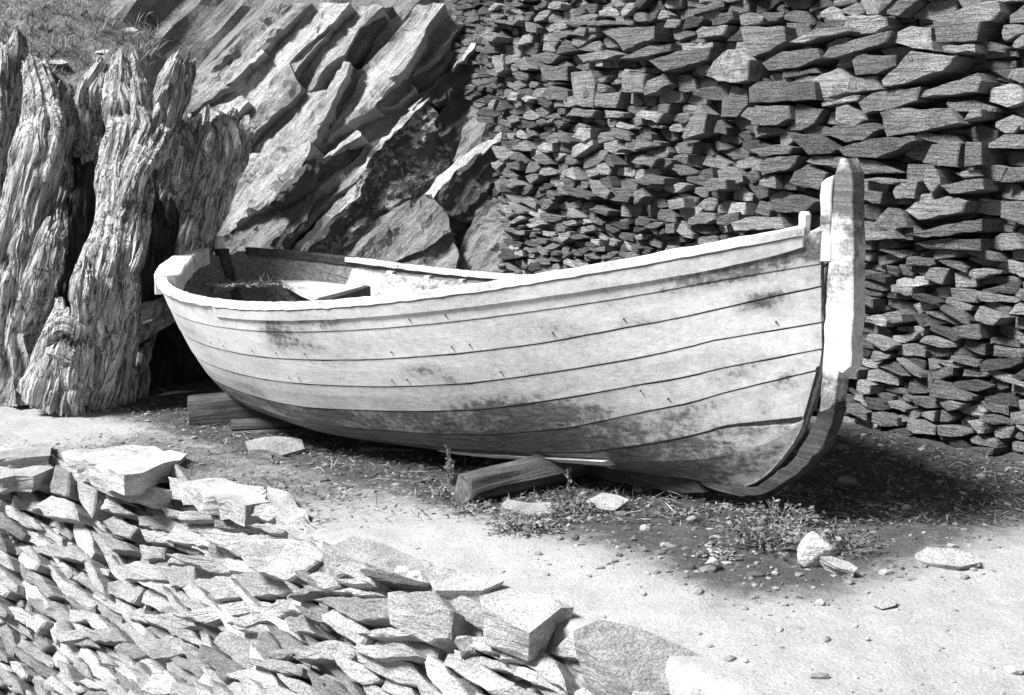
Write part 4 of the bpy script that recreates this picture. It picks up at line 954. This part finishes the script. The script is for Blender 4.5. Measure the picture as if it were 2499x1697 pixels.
boulder(2062, 1186, .10, .06, .25, 'round grey stone among the litter behind the bow', 8)

# ------------------------------------------------------------------ weeds
def weed(px, py, r, h, n, tone, label, seed, tall=0):
    g = at_ground(px, py); q = random.Random(seed); root = empty('weed', (g.x, g.y, ground_z(g.x, g.y)))
    V = []; F = []; T = []; SV = []; SF = []
    def stick(p, e, w):
        b = len(SV); d = (e - p).normalized(); u = d.cross(Vector((.3, 1, .2))).normalized(); v = d.cross(u)
        for c, k in ((p, 1), (e, .5)):
            for j in range(3): SV.append(c + (u * math.cos(j * 2.094) + v * math.sin(j * 2.094)) * w * k)
        for j in range(3): SF.append((b + j, b + (j + 1) % 3, b + 3 + (j + 1) % 3, b + 3 + j))
    for i in range(n):
        a = q.uniform(0, 6.283); rr = r * math.sqrt(q.random()); up = h * q.uniform(.3, 1) * (1 - .5 * rr / r)
        e = Vector((rr * math.cos(a), rr * math.sin(a), up)); stick(Vector((e.x * .2, e.y * .2, 0)), e, .002)
        for k in range(6):
            t = q.uniform(.3, 1.0); c = e * t + Vector((q.gauss(0, .012), q.gauss(0, .012), q.gauss(0, .008))); s = q.uniform(.006, .014)
            u = Vector((q.gauss(0, 1), q.gauss(0, 1), q.gauss(0, .5))).normalized(); v = u.cross(Vector((q.gauss(0, 1), q.gauss(0, 1), q.gauss(0, 1)))).normalized()
            b = len(V); V += [c - u * s, c + v * s * .55 + u * s * .1, c + u * s, c - v * s * .55 + u * s * .1]; F.append((b, b + 1, b + 2, b + 3)); T += [tone * q.uniform(.6, 1.5)] * 4
    for i in range(tall):
        e = Vector((q.uniform(-.04, .04), q.uniform(-.03, .03), h * q.uniform(1.4, 2.2))); stick(Vector((0, 0, 0)), e, .003)
        for k in range(26):
            t = q.uniform(.35, 1.0); c = e * t + Vector((q.gauss(0, .008), q.gauss(0, .008), 0)); s = q.uniform(.006, .012); u = Vector((q.gauss(0, 1), q.gauss(0, .6), .8)).normalized(); v = u.cross(Vector((0, 1, .2))).normalized()
            b = len(V); V += [c - u * s, c + v * s * .6, c + u * s, c - v * s * .6]; F.append((b, b + 1, b + 2, b + 3)); T += [tone * q.uniform(.6, 1.4)] * 4
    mesh_obj('foliage', V, F, M['leaf'], root, attrs={'tone': T}); mesh_obj('stem', SV, SF, M['twig'], root, attrs={'tone': .2})
    return tag(root, label, 'weed')
weed(1115, 1205, .13, .10, 26, .28, 'tall seeding weed at the left end of the log', 1, 3)
weed(1265, 1305, .13, .07, 40, .22, 'round low weed on the pale path below the log', 2)
weed(1395, 1262, .12, .09, 36, .16, 'dark weed between the flat stone and pointed stone', 3, 1)
weed(1330, 1300, .12, .05, 26, .24, 'flat thin weed right of the round low weed', 4)
weed(1885, 1335, .20, .11, 70, .20, 'broad leafy weed left of the angular white rock', 5)
weed(2045, 1335, .18, .10, 56, .17, 'dark leafy weed behind the angular white rock', 6)
weed(1900, 1275, .16, .10, 46, .18, 'shaded leafy weed between bow and angular white rock', 7)
weed(1160, 1245, .10, .06, 24, .26, 'small crumpled weed under the log end', 8)
weed(1735, 1360, .12, .035, 20, .35, 'sparse flattened weed behind the small white pebble', 9)

# ------------------------------------------------------------------ loose stuff: pebbles, litter, twigs, straw
ICO_V = []; bm = bmesh.new(); bmesh.ops.create_icosphere(bm, subdivisions=1, radius=1); ICO_V = np.array([v.co[:] for v in bm.verts]); ICO_F = [tuple(v.index for v in f.verts) for f in bm.faces]; bm.free()
def scatter_pebbles(spots, name, mat, label):
    V = []; F = []; T = []; q = random.Random(17)
    for x, y, s, tone in spots:
        z = ground_z(x, y); b = len(V); a = q.uniform(0, 6.28); ca, sa = math.cos(a), math.sin(a); sc = (s * q.uniform(.8, 1.5), s * q.uniform(.6, 1.0), s * q.uniform(.35, .7))
        for v in ICO_V:
            k = q.uniform(.75, 1.15); X, Y, Z = v[0] * sc[0] * k, v[1] * sc[1] * k, v[2] * sc[2] * k; V.append((x + X * ca - Y * sa, y + X * sa + Y * ca, z + Z + s * .12))
        F += [tuple(i + b for i in f) for f in ICO_F]; T += [tone] * 12
    o = mesh_obj(name, V, F, mat, attrs={'tone': T}); tag(o, label, 'pebbles', kind='stuff')
q = random.Random(29); spots = []
while len(spots) < 3600:
    px, py = q.uniform(-60, 2560), 1000 + 700 * q.random() ** 1.3; g = at_ground(px, py)
    if g.y > 8 or below_edge(g.x, g.y) > -0.03: continue
    if (Vector((g.x, g.y, 0)) - WALL_P).dot(WALL_N) < .1: continue
    lt = litter_shade_amount(g.x, g.y)
    dens = .07 + .6 * lt
    if q.random() > dens: continue
    s = min(.003 + q.expovariate(1 / .0045), .03) * (1 if lt > .3 else .8)
    spots.append((g.x, g.y, s, q.choice((.1, .15, .22, .35)) if lt > .4 else q.choice((.26, .32, .38, .44))))
scatter_pebbles(spots, 'pebbles', M['pebble'], 'small pebbles strewn over the earth of the terrace')
def scatter_litter():
    V = []; F = []; T = []; q = random.Random(31); n = 0
    while n < 15000:
        px, py = q.uniform(-60, 2560), 960 + 330 * q.random(); g = at_ground(px, py)
        if g.y > 8.2 or below_edge(g.x, g.y) > -0.03: continue
        if (Vector((g.x, g.y, 0)) - WALL_P).dot(WALL_N) < .06: continue
        lt = litter_shade_amount(g.x, g.y) + .25 * noise.noise(Vector((g.x * 3, g.y * 3, 0)))
        if q.random() > lt: continue
        n += 1; z = ground_z(g.x, g.y) + q.uniform(.001, .014); a = q.uniform(0, 6.28)
        if q.random() < .45: L, w = q.uniform(.012, .05), q.uniform(.0009, .002)
        else: L, w = q.uniform(.004, .012), q.uniform(.002, .005)
        u = Vector((math.cos(a), math.sin(a), q.gauss(0, .25))) * L; v = Vector((-math.sin(a), math.cos(a), q.gauss(0, .5))) * w; c = Vector((g.x, g.y, z + abs(u.z) * .5))
        b = len(V); m_ = c + Vector((0, 0, L * q.uniform(-.1, .2))); V += [c - u - v * .3, m_ - v, c + u - v * .2, c + u + v * .2, m_ + v, c - u + v * .3]
        F += [(b, b + 1, b + 4, b + 5), (b + 1, b + 2, b + 3, b + 4)]; T += [q.choice((.04, .06, .09, .13, .2, .34))] * 6
    o = mesh_obj('leaf_litter', V, F, M['litter'], attrs={'tone': T}); tag(o, 'dry leaves and stalks littering the earth round the boat', 'litter', kind='stuff')
scatter_litter()
def blades(name, spots, label, cat, mat, tones, hgt, parent=None):
    V = []; F = []; T = []; q = random.Random(41)
    for P, N in spots:
        for k in range(q.randint(4, 8)):
            d = (N * .8 + Vector((q.gauss(0, .6), q.gauss(0, .6), q.uniform(.1, .9)))).normalized(); L = hgt * q.uniform(.4, 1.2); s = d.cross(Vector((q.gauss(0, 1), q.gauss(0, 1), q.gauss(0, 1)))).normalized() * .0022
            m_ = P + d * L * .55; e = m_ + (d + Vector((0, 0, -q.uniform(.1, .9)))).normalized() * L * .45
            b = len(V); V += [P - s, P + s, m_ + s * .8, m_ - s * .8, e]; F += [(b, b + 1, b + 2, b + 3), (b + 3, b + 2, b + 4)]; T += [q.choice(tones)] * 5
    o = mesh_obj(name, V, F, mat, parent, attrs={'tone': T}); return tag(o, label, cat, kind='stuff')
q = random.Random(43); sp = []
for i in range(420):
    px, py = q.uniform(495, 700), q.uniform(655, 700)
    P = at_z(px, py, .605 + q.uniform(-.002, .02))
    l = boat.matrix_world.inverted() @ P; u = l.x / B_L
    if 0.02 < u < .6 and abs(l.y) < breadth(u) * .86: sp.append((P, Vector((q.gauss(0, 1.6), q.gauss(0, 1.6), -.25))))
blades('straw', sp, 'dry straw lying on the stern bench inside the boat', 'straw', M['litter'], (.25, .35, .5), .06)
q = random.Random(47); sp = []
for i in range(420):
    h = hill_hit(q.uniform(-40, 700), q.uniform(-20, 190))
    if h: sp.append((h[0], Vector((q.gauss(0, .5), -.4, .8))))
blades('dry_grass', sp, 'thin dry grass growing on the bank above the stump', 'grass', M['litter'], (.15, .3, .5), .14)

# dead scrub above the stump
sh = empty('shrub', hill_hit(430, 130)[0]); q = random.Random(53); SV = []; SF = []
def twigs(p, d, L, w, depth):
    e = p + d * L; b = len(SV); u = d.cross(Vector((.2, 1, .1))).normalized(); v = d.cross(u)
    for c, k in ((p, 1), (e, .65)):
        for j in range(3): SV.append(c + (u * math.cos(j * 2.094) + v * math.sin(j * 2.094)) * w * k)
    for j in range(3): SF.append((b + j, b + (j + 1) % 3, b + 3 + (j + 1) % 3, b + 3 + j))
    if depth:
        for _ in range(q.randint(2, 4)): twigs(p + d * L * q.uniform(.5, 1), (d + Vector((q.gauss(0, .5), q.gauss(0, .4), q.gauss(0, .45)))).normalized(), L * q.uniform(.55, .85), w * .6, depth - 1)
for i in range(9): twigs(Vector((q.uniform(-.15, .1), 0, -.1)), Vector((q.uniform(-.7, .5), q.uniform(-.3, .1), 1)).normalized(), q.uniform(.12, .2), .006, 5)
mesh_obj('branches', SV, SF, M['twig'], sh, attrs={'tone': .05})
tag(sh, 'dark leafless shrub on the bank above the stump', 'shrub')
# small flat stones on the bank
for i, (x, y, w, h, lb) in enumerate([(85, 160, 60, 16, 'flat pale stone on the bank above the left root'), (140, 152, 56, 12, 'pale thin stone in the bank left of the trunk'), (310, 72, 60, 14, 'pale flat stone at the top of the bank'), (255, 128, 60, 12, 'pale slanting stone behind the trunk top')]):
    pp = [(x - w / 2, y + h * .2), (x - w * .3, y - h * .4), (x + w * .2, y - h * .5), (x + w / 2, y), (x + w * .2, y + h * .5)]
    o = rock_slab('rock', pp, (-.3, -.7, .6), 0.0, .12, .5, 0, None, rc, maxe=.05, amp=.008, mat=M['fore'], P0=hill_hit(x, y)[0] + Vector((0, -.03, .0)), N0=Vector((-.1, -.9, .4)).normalized(), strata=5); tag(o, lb, 'rock')
print('objects', len(bpy.data.objects), 'tris', sum(len(o.data.polygons) for o in bpy.data.objects if o.type == 'MESH'))
